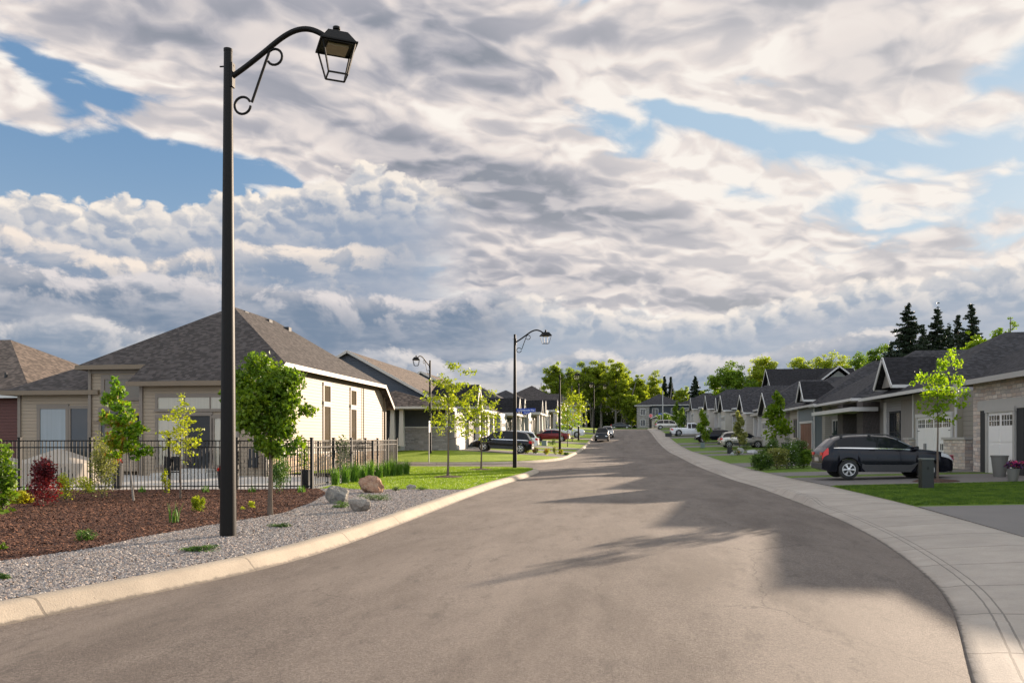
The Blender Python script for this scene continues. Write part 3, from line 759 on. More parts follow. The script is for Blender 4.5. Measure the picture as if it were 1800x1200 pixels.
def branchy(mb, rng, base, height, r0, crown, nlimb=9, first=.3, upness=.6, twig=True, sides=6, lean=0, sub=3, bend=.12):
    """trunk with limbs reaching into the crown; crown(t) -> radius at relative height t; returns tips"""
    base = Vector(base); pts = []; rads = []; x = y = 0
    for i in range(8):
        t = i/7; x += rng.normal(0, bend*.12)*height/7+lean*height/7; y += rng.normal(0, bend*.12)*height/7
        pts.append(base+Vector((x, y, height*.93*t))); rads.append(r0*(1-.86*t)+r0*.25*max(0, .1-t)*8)
    mb.tube(pts, rads, max(sides, 7)); tips = [tuple(pts[-1])]
    def trunk_at(t):
        f = t*7; i = min(6, int(f)); return pts[i].lerp(pts[i+1], f-i), rads[i]*(1-(f-i))+rads[i+1]*(f-i)
    for k in range(nlimb):
        t = first+(.93-first)*(k+.5*rng.random())/nlimb
        p, rr = trunk_at(t); a = k*2.4+rng.uniform(-.5, .5)
        tt = min(1, t+upness*.22); L = crown(tt)*rng.uniform(.75, 1.05)
        e = p+Vector((cos(a)*L, sin(a)*L, L*upness*rng.uniform(.6, 1.3)))
        m_ = p.lerp(e, .5)+Vector((0, 0, -.06*L))+Vector(rng.normal(0, .06*L, 3))
        r1 = min(rr*.6, r0*.45)
        mb.tube([p, m_, e], [r1, r1*.6, r1*.22], sides, False)
        tips.append(tuple(e)); tips.append(tuple(m_.lerp(e, .4)))
        for j in range(sub):
            q = m_.lerp(e, rng.uniform(0, .8)); e2 = q+Vector(rng.normal(0, 1, 3)).normalized()*L*.42+Vector((0, 0, L*.12))
            mb.tube([q, q.lerp(e2, .5)+Vector(rng.normal(0, .03*L, 3)), e2], [r1*.45, r1*.3, r1*.12], 4, False); tips.append(tuple(e2))
    return tips
def tree(name, loc, label, cat, group, seed, height, r0, crown, leafmat_, leafsize, nleaf, bark, nlimb=9, first=.3, upness=.6,
         clump=.35, jitter=.1, k=1, droop=.35, fill=None, lean=0, sub=3, sides=6, hollow=.3, zs=1.0, aspect=.75):
    rng = np.random.default_rng(seed)
    e = empty(name, loc, 0, label, cat, group)
    mb = MB(); tips = branchy(mb, rng, (0, 0, -.05), height, r0, crown, nlimb, first, upness, sides=sides, lean=lean, sub=sub)
    mb.build('trunk', bark, e, True)
    cl = clumps_from(rng, tips, clump, jitter, k)
    if fill: cl += fill
    P = crown_points(rng, cl, nleaf, hollow)
    P = P[P[:, 2] > .05*height]
    V, F = leaves(P, leafsize, rng, droop, aspect=aspect)
    link('crown', npmesh('crown', V, F), leafmat_, e)
    return e
def prof(*pts):
    xs = [p[0] for p in pts]; ys = [p[1] for p in pts]
    return lambda t: float(np.interp(t, xs, ys))
def spruce(name, loc, label, group, seed, height, rad, mat, bark, n=7000, size=.28, first=.08, sparse=0.0):
    rng = np.random.default_rng(seed); e = empty(name, loc, 0, label, 'conifer tree', group)
    mb = MB(); mb.tube([(0, 0, -.1), (0, 0, height*.5), (0, 0, height*.97)], [height*.016, height*.010, .02], 7)
    C = []; z = height*first
    while z < height*.985:
        t = z/height; L = rad*(1-t)**.9*rng.uniform(.6, 1.2)+.12; nb = max(4, int(10-4*t))
        for k in range(nb):
            if rng.random() < sparse: continue
            a = rng.uniform(0, 2*pi); l = L*rng.uniform(.6, 1.12)
            zz_ = z+rng.normal(0, .012)*height; p0 = np.array((0, 0, zz_)); e1 = np.array((cos(a)*l, sin(a)*l, zz_-l*.28+rng.normal(0, .05)*l)); up = np.array((0, 0, l*.16))
            m = p0*.5+e1*.5-np.array((0, 0, l*.07))
            mb.tube([p0, m, e1+up], [.012*height*.25*(1-t)+.01, .012, .006], 3, False)
            kk = max(6, int(n*l/(rad*height*2.2)))
            s = rng.random(kk)**.75; q = p0*(1-s[:, None])**2+2*m*(s*(1-s))[:, None]+(e1+up)*(s**2)[:, None]
            w = (.34*l*(1-s)*s+.05)
            side = np.array((-sin(a), cos(a), 0)); q = q+side*(rng.uniform(-1, 1, kk)*w*1.8)[:, None]
            q[:, 2] -= np.abs(rng.normal(0, .10, kk))*l*.5
            C.append(q)
        z += height*(.013+.012*(1-t))*rng.uniform(.6, 1.4)
    mb.build('trunk', bark, e, True)
    P = np.concatenate(C); V, F = leaves(P, size, rng, .45, aspect=.38)
    link('crown', npmesh('crown', V, F), mat, e); return e
LM = {
 'maple': leafmat('maple_leaves', [(.07, .14, .008), (.16, .26, .012), (.30, .38, .02)], .5),
 'round': leafmat('dense_leaves', [(.06, .125, .010), (.13, .22, .014), (.25, .34, .025)], .45),
 'redtip': leafmat('red_tipped_leaves', [(.06, .14, .008), (.13, .26, .012), (.24, .36, .02), (.42, .14, .03)], .5),
 'gold': leafmat('golden_leaves', [(.24, .30, .015), (.38, .42, .025), (.52, .52, .05)], .5),
 'locust': leafmat('honeylocust_leaves', [(.16, .22, .012), (.30, .36, .02), (.46, .46, .04)], .5),
 'yellow': leafmat('yellow_leaves', [(.30, .30, .02), (.48, .44, .03), (.60, .50, .05)], .45),
 'red': leafmat('burgundy_leaves', [(.05, .008, .012), (.16, .015, .022), (.34, .03, .04)], .35),
 'olive': leafmat('variegated_leaves', [(.14, .16, .04), (.28, .29, .08), (.42, .42, .16)], .4),
 'jun': leafmat('juniper_needles', [(.035, .08, .012), (.08, .16, .02), (.15, .26, .03)], .2),
 'bluejun': leafmat('blue_conifer', [(.03, .06, .05), (.06, .10, .09), (.10, .16, .14)], .2),
 'darkcon': leafmat('spruce_needles', [(.010, .020, .010), (.020, .038, .016), (.045, .065, .025)], .12),
 'shrub': leafmat('shrub_leaves', [(.04, .08, .014), (.08, .15, .022), (.15, .24, .035)], .35),
 'reed': leafmat('tall_grass_blades', [(.06, .14, .02), (.12, .24, .03), (.2, .34, .05)], .4),
 'oak': leafmat('fresh_woodland_leaves', [(.13, .18, .018), (.24, .31, .028), (.38, .43, .05)], .62),
 'oak2': leafmat('yellow_green_woodland_leaves', [(.15, .20, .018), (.28, .34, .030), (.44, .48, .06)], .62),
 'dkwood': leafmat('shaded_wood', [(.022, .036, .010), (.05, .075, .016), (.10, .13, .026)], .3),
 'pink': plain('pink_petals', (.55, .03, .14), .6, 0, .4, 20), 'purple': plain('purple_petals', (.05, .008, .07), .6, 0, .5, 20),
 'redf': plain('red_petals', (.65, .03, .015), .6, 0, .3, 20), 'whitef': plain('white_petals', (.75, .74, .68), .6, 0, .1, 20),
 'yellowf': plain('yellow_petals', (.75, .42, .02), .6, 0, .2, 20),
}
def bush(name, loc, label, cat, group, seed, rx, ry, h, mat, leaf, n, flowers=None, stems=6, hollow=.2, z0=.0, k=7, droop=.1, part='foliage', aspect=.7):
    """shrub: stems plus several leafy clumps"""
    rng = np.random.default_rng(seed); e = empty(name, loc, 0, label, cat, group)
    mb = MB(); cl = []
    for i in range(k):
        a = rng.uniform(0, 2*pi); r = rng.random()**.5*.6; zc = z0+h*rng.uniform(.28, .80)
        rr = rng.uniform(.32, .55); cl.append((cos(a)*r*rx, sin(a)*r*ry, zc, rx*rr, ry*rr, h*rr*.55, rr))
        if i < stems: mb.tube([(0, 0, -.03), (cos(a)*r*rx*.5, sin(a)*r*ry*.5, zc*.5), (cos(a)*r*rx, sin(a)*r*ry, zc)], [.012, .009, .004], 5, False)
    cl.append((0, 0, z0+h*.3, rx*.75, ry*.75, h*.3, .8))
    mb.build('stems', M['bark'], e, True)
    P = crown_points(rng, cl, n, hollow, .15); P = P[P[:, 2] > .015]
    V, F = leaves(P, leaf, rng, droop, aspect=aspect); link(part, npmesh(part, V, F), mat, e)
    if flowers:
        fm, fn, fs = flowers; Q = crown_points(rng, cl, fn, .85, .08); Q = Q[Q[:, 2] > h*.3]
        V, F = leaves(Q, fs, rng, 0, aspect=1.0); link('flowers', npmesh('flowers', V, F), fm, e)
    return e
def tuft(name, loc, label, cat, group, seed, r, h, mat, n, wid=.012, spread=.35):
    """upright grass clump of curved blades"""
    rng = np.random.default_rng(seed)
    a = rng.uniform(0, 2*pi, n); rr = r*rng.random(n)**.5*.6; b = np.column_stack([np.cos(a)*rr, np.sin(a)*rr, np.zeros(n)])
    d = rng.uniform(0, 2*pi, n); L = h*rng.uniform(.5, 1.1, n); o = np.column_stack([np.cos(d), np.sin(d), np.zeros(n)])*(spread*L*rng.uniform(.2, 1, n))[:, None]
    m = b+o*.35+np.column_stack([np.zeros((n, 2)), L*.6]); t = b+o+np.column_stack([np.zeros((n, 2)), L])
    w = np.column_stack([-np.sin(d), np.cos(d), np.zeros(n)])*wid
    V = np.stack([b-w, b+w, m+w*.8, m-w*.8, t+w*.1, t-w*.1], 1).reshape(-1, 3); k = np.arange(n)[:, None]*6
    F = np.concatenate([k+np.array([0, 1, 2, 3]), k+np.array([3, 2, 4, 5])])
    o_ = link(name, npmesh(name, V, F), mat); o_.location = loc; return tag(o_, label, cat, group)
# ---------------------------------------------------------------- vehicles
def paint(name, col, rough=.22, metal=.3):
    m, n, bs = newmat(name); p = wpos(n)
    n.put(bs.inputs['Base Color'], n.mix(n.noise(p, 3, 3), [k*.9 for k in col], [min(1, k*1.1) for k in col]))
    bs.inputs['Roughness'].default_value = rough; bs.inputs['Metallic'].default_value = metal; bs.inputs['Coat Weight'].default_value = .12; bs.inputs['Coat Roughness'].default_value = .05; bs.inputs['Specular IOR Level'].default_value = .28
    return m
M['tyre'] = plain('tyre_rubber', (.018, .018, .018), .85); M['rim'] = plain('alloy_rim', (.55, .55, .56), .3, .85, .05)
M['carglass'] = glass('dark_car_glass', (.010, .012, .015), .05, spec=.22); M['tail'] = plain('red_tail_lamp', (.55, .012, .012), .15, 0, .1)
M['lamp'] = plain('clear_headlamp', (.62, .64, .66), .1, .2, .1); M['amber'] = plain('amber_lamp', (.75, .18, .02), .2, 0, .1)
M['chrome'] = plain('chrome_trim', (.62, .62, .62), .15, 1, .02); M['plastic'] = plain('grey_plastic', (.035, .035, .036), .65)
SUVP = [(0, .78), (.006, 1.00), (.03, 1.09), (.095, 1.50), (.14, 1.585), (.25, 1.64), (.45, 1.66), (.58, 1.62), (.645, 1.53), (.77, 1.11), (.86, 1.03), (.94, .93), (.98, .80), (1.0, .62)]
SEDP = [(0, .72), (.008, .98), (.10, 1.04), (.16, 1.09), (.29, 1.37), (.38, 1.44), (.52, 1.45), (.60, 1.39), (.75, 1.00), (.86, .92), (.95, .80), (1, .58)]
TRKP = [(0, .95), (.004, 1.16), (.385, 1.17), (.39, 1.18), (.41, 1.78), (.44, 1.86), (.57, 1.88), (.62, 1.84), (.72, 1.30), (.76, 1.24), (.94, 1.16), (.985, 1.05), (1, .72)]
def make_car(label, group, mat, prof_, L=4.75, W=1.86, H=1.66, wheel=.345, belt=(1.02, .94), ax=(.185, .81), glassx=(.055, .735), pillars=(.30, .50), name='parked_car', cat='car', rails=False, spokes=6, arms=True, clad=True, rearx=(.012, .115), shieldx=(.635, .775), detail=True):
    e = empty(name, (0, 0, 0), 0, label, cat, group)
    px_ = np.array([q[0] for q in prof_]); pz = np.array([q[1] for q in prof_])*H/max(q[1] for q in prof_)
    wheel_x = [(ax[0]-.5)*L, (ax[1]-.5)*L]; ra = wheel*1.16
    def ring(f):
        x = (f-.5)*L; zt = float(np.interp(f, px_, pz))
        ends = min(f, 1-f); w = W/2*(1-.16*max(0, 1-ends/.13)**2.4)
        bl = belt[0]+(belt[1]-belt[0])*f; bl = min(bl, zt-.03)
        zs = .26+.10*max(0, 1-ends/.06)
        for wx in wheel_x:
            if abs(x-wx) < ra: zs = max(zs, wheel+sqrt(ra*ra-(x-wx)**2)-.02)
        tum = .26*max(0, zt-bl-.05)/.6
        wt = w-tum-.03
        mid = max(zs+.06, .62)
        return x, [(0, zs+.02), (w*.8, zs), (w*.965, zs+.015), (w*.995, min(mid, bl-.03) if mid < bl-.05 else bl-.04), (w*.985, bl-.06 if bl-.06 > zs+.05 else bl-.02), (w*.955, bl), (wt, zt-.055 if zt-bl > .12 else bl+.012), (wt*.86, zt-.008), (0, zt+.02)]
    fs = sorted(set(list(np.linspace(0, 1, 46))+[(wx+ra*k)/L+.5 for wx in wheel_x for k in (-1.001, -.999, -.93, -.8, -.6, .6, .8, .93, .999, 1.001)]+list(px_)))
    fs = [f for f in fs if 0 <= f <= 1]
    V = []; F = []; n = 17
    for f in fs:
        x, r = ring(f); full = [(y, z) for y, z in r]+[(-y, z) for y, z in reversed(r[1:-1])]
        # r[0] bottom centre ... r[8] roof centre, then mirrored down
        V += [(x, y, z) for y, z in full]
    n = len(full)
    for i in range(len(fs)-1):
        for k in range(n): F.append((i*n+k, i*n+(k+1) % n, (i+1)*n+(k+1) % n, (i+1)*n+k))
    F.append(tuple(range(n))); F.append(tuple(reversed(range((len(fs)-1)*n, len(fs)*n))))
    mb = MB(); mb.v = V; mb.f = F; body = mb.build('body', mat, e, True)
    try: body.data.set_sharp_from_angle(angle=R(32))
    except Exception: pass
    def S(f, s, side, o=.006):
        x, r = ring(f); i = min(int(s), 7); t = s-i; a, b = r[i], r[i+1]
        y, z = a[0]*(1-t)+b[0]*t, a[1]*(1-t)+b[1]*t; dn = Vector((b[1]-a[1], -(b[0]-a[0]))).normalized()
        if dn.x < 0 and s < 6: dn = -dn
        if s >= 6 and dn.y < 0: dn = -dn
        return (x, (y+dn.x*o)*side, z+dn.y*o)
    def patch(f0, f1, s0, s1, side, o=.006, nf=8, ns=3, cond=None):
        q = MB(); G = [[S(f0+(f1-f0)*i/nf, s0+(s1-s0)*j/ns, side, o) for j in range(ns+1)] for i in range(nf+1)]
        for i in range(nf):
            for j in range(ns): q.add([G[i][j], G[i+1][j], G[i+1][j+1], G[i][j+1]], [(0, 1, 2, 3)])
        return q
    gx0, gx1 = glassx; cuts = [gx0]+list(pillars)+[gx1]
    for side in (1, -1):
        for a, b in zip(cuts[:-1], cuts[1:]):
            patch(a+.008, b-.008, 5.12, 5.90, side, .006).build('window', M['carglass'], e, True)
        if detail: patch(gx0, gx1, 5.0, 5.10, side, .010, 14, 1).build('window_trim', M['chrome'], e)
    def top(f0, f1, o=.010):
        q = MB(); nf, ns = 8, 8; G = []
        for i in range(nf+1):
            x, r = ring(f0+(f1-f0)*i/nf); wt = r[7][0]*.97
            G.append([(x, wt*(2*j/ns-1), r[7][1]*abs(2*j/ns-1)+r[8][1]*(1-abs(2*j/ns-1))+o) for j in range(ns+1)])
        for i in range(nf):
            for j in range(ns): q.add([G[i][j], G[i+1][j], G[i+1][j+1], G[i][j+1]], [(0, 1, 2, 3)])
        return q
    top(*shieldx).build('windscreen', M['carglass'], e, True); top(*rearx).build('rear_window', M['carglass'], e, True)
    for side in (1, -1):
        patch(.0, .045, 3.6, 4.95, side, .012).build('tail_light', M['tail'], e, True)
        patch(.90, .985, 3.7, 4.9, side, .012).build('headlight', M['lamp'], e, True)
        if detail:
            mi = MB(); mi.box((.70-.5)*L-.09, (.70-.5)*L+.09, side*(W/2-.02), side*(W/2+.17), belt[1]+.02, belt[1]+.16); mi.build('mirror', mat, e, bevel=.03)
            for f in ((.36, .56) if len(pillars) == 2 else (.60,)):
                h_ = MB(); h_.bar(S(f, 4.3, side, .02), S(f+.04, 4.3, side, .02), .03, .03); h_.build('door_handle', mat, e)
            for f in list(pillars)+[.72]:
                a_, b_ = S(f, 2.3, side, .002), S(f, 5.0, side, .002); m_ = S(f, 3.4, side, .003)
                g = MB(); g.bar(a_, m_, .008, .008); g.bar(m_, b_, .008, .008); g.build('door_seam', M['dark'], e)
            if clad:
                patch(.27, .73, 2.0, 2.75, side, .012, 8, 1).build('sill', M['plastic'], e)
    # tail lamps continue on the back
    xb = -L/2; 
    for side in (1, -1):
        q = MB(); q.box(xb-.012, xb+.03, side*W*.27, side*W*.40, .86 if H < 1.8 else .92, .97 if H < 1.8 else 1.12); q.build('tail_light', M['tail'], e)
        q = MB(); q.box(L/2-.05, L/2+.008, side*W*.24, side*W*.39, .62, .74); q.build('headlight', M['lamp'], e, bevel=.01)
    q = MB(); q.box(xb-.04, xb+.05, -W*.40, W*.40, .36, .58); q.build('bumper', M['plastic'], e, bevel=.03)
    q = MB(); q.box(L/2-.06, L/2+.035, -W*.36, W*.36, .30, .52); q.build('bumper', M['plastic'], e, bevel=.03)
    q = MB(); q.box(xb-.02, xb+.02, -.26, .26, .64, .78); q.build('number_plate', M['offwhite'], e)
    q = MB(); q.box(L/2-.04, L/2+.015, -W*.22, W*.22, .58, .74); q.build('grille', M['dark'], e)
    if rails:
        for side in (1, -1):
            q = MB(); q.tube([(L*(f-.5), side*(ring(f)[1][6][0]-.04), ring(f)[1][7][1]+.055) for f in (.14, .2, .35, .5, .6)], .022, 6)
            for f in (.15, .37, .59): q.box(L*(f-.5)-.05, L*(f-.5)+.05, side*(ring(f)[1][6][0]-.04)-.02, side*(ring(f)[1][6][0]-.04)+.02, ring(f)[1][7][1]-.02, ring(f)[1][7][1]+.05)
            q.build('roof_rail', M['plastic'], e, True)
        q = MB(); q.box(L*.66-.5*L-L*.0-.35, L*.66-.5*L-.30, -.55, .55, 0, .01)
    tv = [(.62, -.105), (.90, -.115), (.985, -.10), (1.0, -.06), (1.0, .06), (.985, .10), (.90, .115), (.62, .105), (.60, 0)]
    for wx in wheel_x:
        for side in (1, -1):
            yc = side*(W/2-.125); MM = lambda a, b, c: (wx+a, yc+c*side, wheel+b)
            t = MB(); t.lathe([(r*wheel, z) for r, z in tv], 28, M=MM); w_ = t.build('wheel', M['tyre'], e, True)
            r_ = MB(); r_.lathe([(.66*wheel, .085), (.66*wheel, .112), (.60*wheel, .112), (.585*wheel, .06)], 28, M=MM, cap=False)
            for k in range(spokes):
                a = 2*pi*k/spokes
                for da in (-.13, .13):
                    r_.bar(MM(cos(a)*.06, sin(a)*.06, .10), MM(cos(a+da)*.62*wheel, sin(a+da)*.62*wheel, .095), .032, .022, (0, 1, 0))
            r_.lathe([(.17*wheel, .08), (.17*wheel, .112), (.10*wheel, .118)], 14, M=MM)
            r_.build('rim', M['rim'], w_, True)
            d_ = MB(); d_.lathe([(.60*wheel, .02), (.60*wheel, .05)], 20, M=MM); d_.build('brake_disc', M['dark'], w_)
    return e
# ---------------------------------------------------------------- buildings
def FM(face, c):
    if face == 'f': return lambda u, w, p: (u, c-p, w)
    if face == 'xm': return lambda u, w, p: (c-p, u, w)
    return lambda u, w, p: (c+p, u, w)
class House:
    def __init__(s, name, label, loc, rz=0, group=None, trim='white', cat='house', gutter=None, roofm='roof_b'):
        s.e = empty(name, loc, rz, label, cat, group); s.trim = M[trim]; s.gut = M[gutter] if gutter else s.trim; s.rm = M[roofm]
    def wall(s, x0, x1, y0, y1, z0, z1, mat, name='wall'):
        return MB().box(x0, x1, y0, y1, z0, z1).build(name, M[mat], s.e)
    def roof(s, x0, x1, y0, y1, ze, p, axis='x', hip=(True, True), mat=None, fascia=True, name='roof', fh=.17):
        sw_ = axis == 'y'
        if sw_: x0, x1, y0, y1 = y0, y1, x0, x1
        w = (y1-y0)/2; yc = (y0+y1)/2; zr_ = ze+p*w
        a, b = (x0+w if hip[0] else x0), (x1-w if hip[1] else x1)
        if a > b: a = b = (x0+x1)/2
        T = [(x0, y0, ze), (x1, y0, ze), (x1, y1, ze), (x0, y1, ze), (a, yc, zr_), (b, yc, zr_)]
        sw2 = (lambda q: (q[1], q[0], q[2])) if sw_ else (lambda q: q)
        mb = MB(); th = .11
        if all(hip):
            Bm = [(q[0], q[1], ze-.03) for q in T[:4]]
            mb.add([sw2(q) for q in T+Bm], [(0, 1, 5, 4), (1, 2, 5), (2, 3, 4, 5), (3, 0, 4), (6, 7, 8, 9), (0, 1, 7, 6), (1, 2, 8, 7), (2, 3, 9, 8), (3, 0, 6, 9)])
        else:
            Bm = [(q[0], q[1], q[2]-th) for q in T]
            fs = [(0, 1, 5, 4), (2, 3, 4, 5), (6, 7, 11, 10), (8, 9, 10, 11), (0, 1, 7, 6), (2, 3, 9, 8)]
            if hip[0]: fs += [(3, 0, 4), (9, 6, 10), (3, 0, 6, 9)]
            else: fs += [(0, 4, 10, 6), (4, 3, 9, 10)]
            if hip[1]: fs += [(1, 2, 5), (7, 8, 11), (1, 2, 8, 7)]
            else: fs += [(1, 5, 11, 7), (5, 2, 8, 11)]
            mb.add([sw2(q) for q in T+Bm], fs)
        r = mb.build(name, M[mat] if mat else s.rm, s.e)
        if fascia:
            f = MB(); o = .02
            for (p0, p1) in (((x0, y0-o), (x1, y0-o)), ((x0, y1+o), (x1, y1+o))):
                f.bar(sw2((p0[0]-o, p0[1], ze-fh/2+.02)), sw2((p1[0]+o, p1[1], ze-fh/2+.02)), .05, fh)
            for k, (xx, sg) in enumerate(((x0, -1), (x1, 1))):
                if hip[k]: f.bar(sw2((xx+sg*o, y0-.04, ze-fh/2+.022)), sw2((xx+sg*o, y1+.04, ze-fh/2+.022)), .05, fh)
                else:
                    for ya in (y0-.03, y1+.03):
                        f.bar(sw2((xx+sg*o, ya, ze-.09)), sw2((xx+sg*o, yc, zr_-.07)), .05, .20)
            f.build('gutter' if all(hip) else 'fascia', s.gut, r)
        return r
    def gable(s, x0, x1, y0, y1, ze, p, mat, axis='x'):
        """siding triangle filling one gable end: a thin prism between x0 and x1 (ridge along axis)"""
        mb = MB()
        if axis == 'x': w = (y1-y0)/2; mb.prism([(y0, ze-.02), (y1, ze-.02), ((y0+y1)/2, ze+p*w)], x0, x1, lambda a, b, c: (c, a, b))
        else: w = (x1-x0)/2; mb.prism([(x0, ze-.02), (x1, ze-.02), ((x0+x1)/2, ze+p*w)], y0, y1, lambda a, b, c: (a, c, b))
        return mb.build('gable', M[mat], s.e)
    def window(s, face, c, u0, u1, z0, z1, mull=(1, 1), frame=None, pane='glass', fw=.09, name='window'):
        F = FM(face, c); f = MB(); pr = .045
        f.box(u0-fw, u1+fw, z1, z1+fw*1.3, 0, pr+.01, lambda a, b, c_: F(a, b, c_)); f.box(u0-fw*1.2, u1+fw*1.2, z0-fw, z0, 0, pr+.03, lambda a, b, c_: F(a, b, c_))
        f.box(u0-fw, u0, z0, z1, 0, pr, lambda a, b, c_: F(a, b, c_)); f.box(u1, u1+fw, z0, z1, 0, pr, lambda a, b, c_: F(a, b, c_))
        for i in range(1, mull[0]):
            x = u0+(u1-u0)*i/mull[0]; f.box(x-.03, x+.03, z0, z1, 0, .035, lambda a, b, c_: F(a, b, c_))
        for i in range(1, mull[1]):
            z = z0+(z1-z0)*i/mull[1]; f.box(u0, u1, z-.02, z+.02, 0, .034, lambda a, b, c_: F(a, b, c_))
        o = f.build(name, M[frame] if frame else s.trim, s.e)
        MB().box(u0, u1, z0, z1, .002, .012, lambda a, b, c_: F(a, b, c_)).build('pane', M[pane], o); return o
    def panel(s, face, c, u0, u1, z0, z1, pr, mat, name):
        F = FM(face, c); return MB().box(u0, u1, z0, z1, .001, pr, lambda a, b, c_: F(a, b, c_)).build(name, M[mat], s.e)
    def garage(s, face, c, u0, u1, z0, z1, mat='gdoor', win=4, cols=4, carriage=False, deep=0):
        F = FM(face, c-0); G = lambda a, b, c_: F(a, b, c_)
        t = MB(); pr = .07; fw = .16
        t.box(u0-fw, u0, z0, z1, 0, pr, G); t.box(u1, u1+fw, z0, z1, 0, pr, G); t.box(u0-fw-.03, u1+fw+.03, z1, z1+fw*1.2, 0, pr+.02, G)
        t.build('door_surround', s.trim, s.e)
        d = MB(); rows = 4; cw = (u1-u0)/cols; rh = (z1-z0)/rows
        d.box(u0, u1, z0, z1, .001, .012, G)
        for i in range(cols):
            for j in range(rows):
                if win and j == rows-1: continue
                if carriage and j < 3 and j > 0: pass
                d.box(u0+i*cw+.06, u0+(i+1)*cw-.06, z0+j*rh+.05, z0+(j+1)*rh-.03, .012, .030, G)
        o = d.build('garage_door', M[mat], s.e)
        if win:
            for i in range(win):
                ww = (u1-u0)/win; a, b = u0+i*ww+.10, u0+(i+1)*ww-.10
                MB().box(a, b, z1-rh+.08, z1-.12, .013, .020, G).build('pane', M['glass'], o)
                bars = MB()
                for k in range(1, 4): bars.box(a+(b-a)*k/4-.012, a+(b-a)*k/4+.012, z1-rh+.08, z1-.12, .020, .034, G)
                bars.box(a, b, z1-rh*.55-.012, z1-rh*.55+.012, .020, .033, G); bars.build('glazing_bar', M[mat], o)
        if carriage:
            for x in (u0+cw*.9, u0+cw*1.12, u0+cw*2.9, u0+cw*3.12):
                MB().box(x-.012, x+.012, z0+rh*1.3, z0+rh*1.8, .03, .07, G).build('handle', M['black'], o)
            for x in (u0+.02, u1-.32): MB().box(x, x+.30, z0+rh*2.85, z0+rh*2.90, .03, .045, G).build('hinge', M['black'], o)
        return o
    def column(s, x, y, z0, z1, w0=.38, w1=.26, base=None, bh=.9):
        if base:
            b = MB(); b.box(x-.32, x+.32, y-.32, y+.32, z0, z0+bh); b.build('column_base', M[base], s.e)
            MB().box(x-.36, x+.36, y-.36, y+.36, z0+bh, z0+bh+.07).build('column_cap', M['offwhite'], s.e); z0 = z0+bh+.07
        a, b = w0/2, w1/2; c = MB()
        c.add([(x-a, y-a, z0), (x+a, y-a, z0), (x+a, y+a, z0), (x-a, y+a, z0), (x-b, y-b, z1), (x+b, y-b, z1), (x+b, y+b, z1), (x-b, y+b, z1)], [(0, 3, 2, 1), (4, 5, 6, 7), (0, 1, 5, 4), (1, 2, 6, 5), (2, 3, 7, 6), (3, 0, 4, 7)])
        c.box(x-a-.04, x+a+.04, y-a-.04, y+a+.04, z0, z0+.12); c.box(x-b-.05, x+b+.05, y-b-.05, y+b+.05, z1-.12, z1)
        return c.build('column', s.trim, s.e)
    def railing(s, x0, x1, y, z0, z1, axis='x', mat='white'):
        r = MB(); P = (lambda a, b, c: (a, b, c)) if axis == 'x' else (lambda a, b, c: (b, a, c))
        r.bar(P(x0, y, z1), P(x1, y, z1), .06); r.bar(P(x0, y, z0+.1), P(x1, y, z0+.1), .05)
        n = max(2, int((x1-x0)/.12))
        for i in range(n+1):
            x = x0+(x1-x0)*i/n; r.bar(P(x, y, z0+.1), P(x, y, z1), .025)
        for x in (x0, x1): r.bar(P(x, y, z0), P(x, y, z1+.06), .09)
        return r.build('railing', M[mat], s.e)
    def vents(s, pts, mat='dark'):
        for (x, y, z, sx, sy) in pts: MB().box(x-sx, x+sx, y-sy, y+sy, z-.20, z+.09).build('roof_vent', M[mat], s.e, bevel=.03)
    def downspout(s, x, y, z0, z1, mat=None):
        d = MB(); d.tube([(x, y-.18, z1), (x, y-.14, z1-.12), (x, y, z1-.35), (x, y, z0+.15), (x, y-.22, z0+.05)], .035, 6); return d.build('downspout', mat or s.gut, s.e, True)

# ----- cream bungalow behind the black fence (frame: world axes, origin at its street corner)
AX, AY = -14.95, 31.4
A = House('corner_bungalow', 'cream sided bungalow with taupe trim and grey brown hipped roof behind the black fence', (AX, AY, .06), 0, 'bungalows on the left side of the street', 'taupe', gutter='cream_trim', roofm='roof_a')
# main body, forward part, left wing
A.wall(-9.05, 0, 1.75, 17.3, 0, 4.95, 'cream_s')
A.wall(-5.75, -.002, .55, 1.747, 0, 4.25, 'cream_s')
A.wall(-12.85, -9.05-.002, 2.05, 12.0, 0, 3.85, 'cream_s')
zE, pA = 4.95, .68
ra_ = A.roof(-9.45, .45, 1.4, 16.1, zE, pA, 'y', (True, True), fascia=False)
g_ = MB(); g_.bar((-9.5, 1.38, zE-.08), (-6.1, 1.38, zE-.08), .06, .2); g_.bar((.47, 1.4, zE-.08), (.47, 16.1, zE-.08), .06, .2); g_.bar((-9.47, 1.4, zE-.08), (-9.47, 16.1, zE-.08), .06, .2); g_.build('gutter', A.gut, ra_)
# roof runs on lower over the forward part and the rear porch
def shed(h, x0, x1, y0, z0, y1, z1, mat, name='roof', th=.1, gut=True):
    mb = MB(); mb.add([(x0, y0, z0), (x1, y0, z0), (x1, y1, z1), (x0, y1, z1), (x0, y0, z0-th), (x1, y0, z0-th), (x1, y1, z1-th), (x0, y1, z1-th)], [(0, 1, 2, 3), (7, 6, 5, 4), (0, 4, 5, 1), (1, 5, 6, 2), (2, 6, 7, 3), (3, 7, 4, 0)])
    r = mb.build(name, M[mat], h.e)
    if gut:
        g = MB(); g.bar((x0-.03, y0, z0-.06), (x1+.03, y0, z0-.06), .07, .2)
        g.bar((x1+.025, y0, z0-.08), (x1+.025, y1, z1-.08), .04, .2); g.build('fascia', h.gut, r)
    return r
shed(A, -6.15, .45, .12, zE-1.28*pA, 1.46, zE+.04, 'roof_a')
shed(A, -9.45, .45, 17.9, zE-1.86*pA, 16.0, zE+.03, 'roof_a')
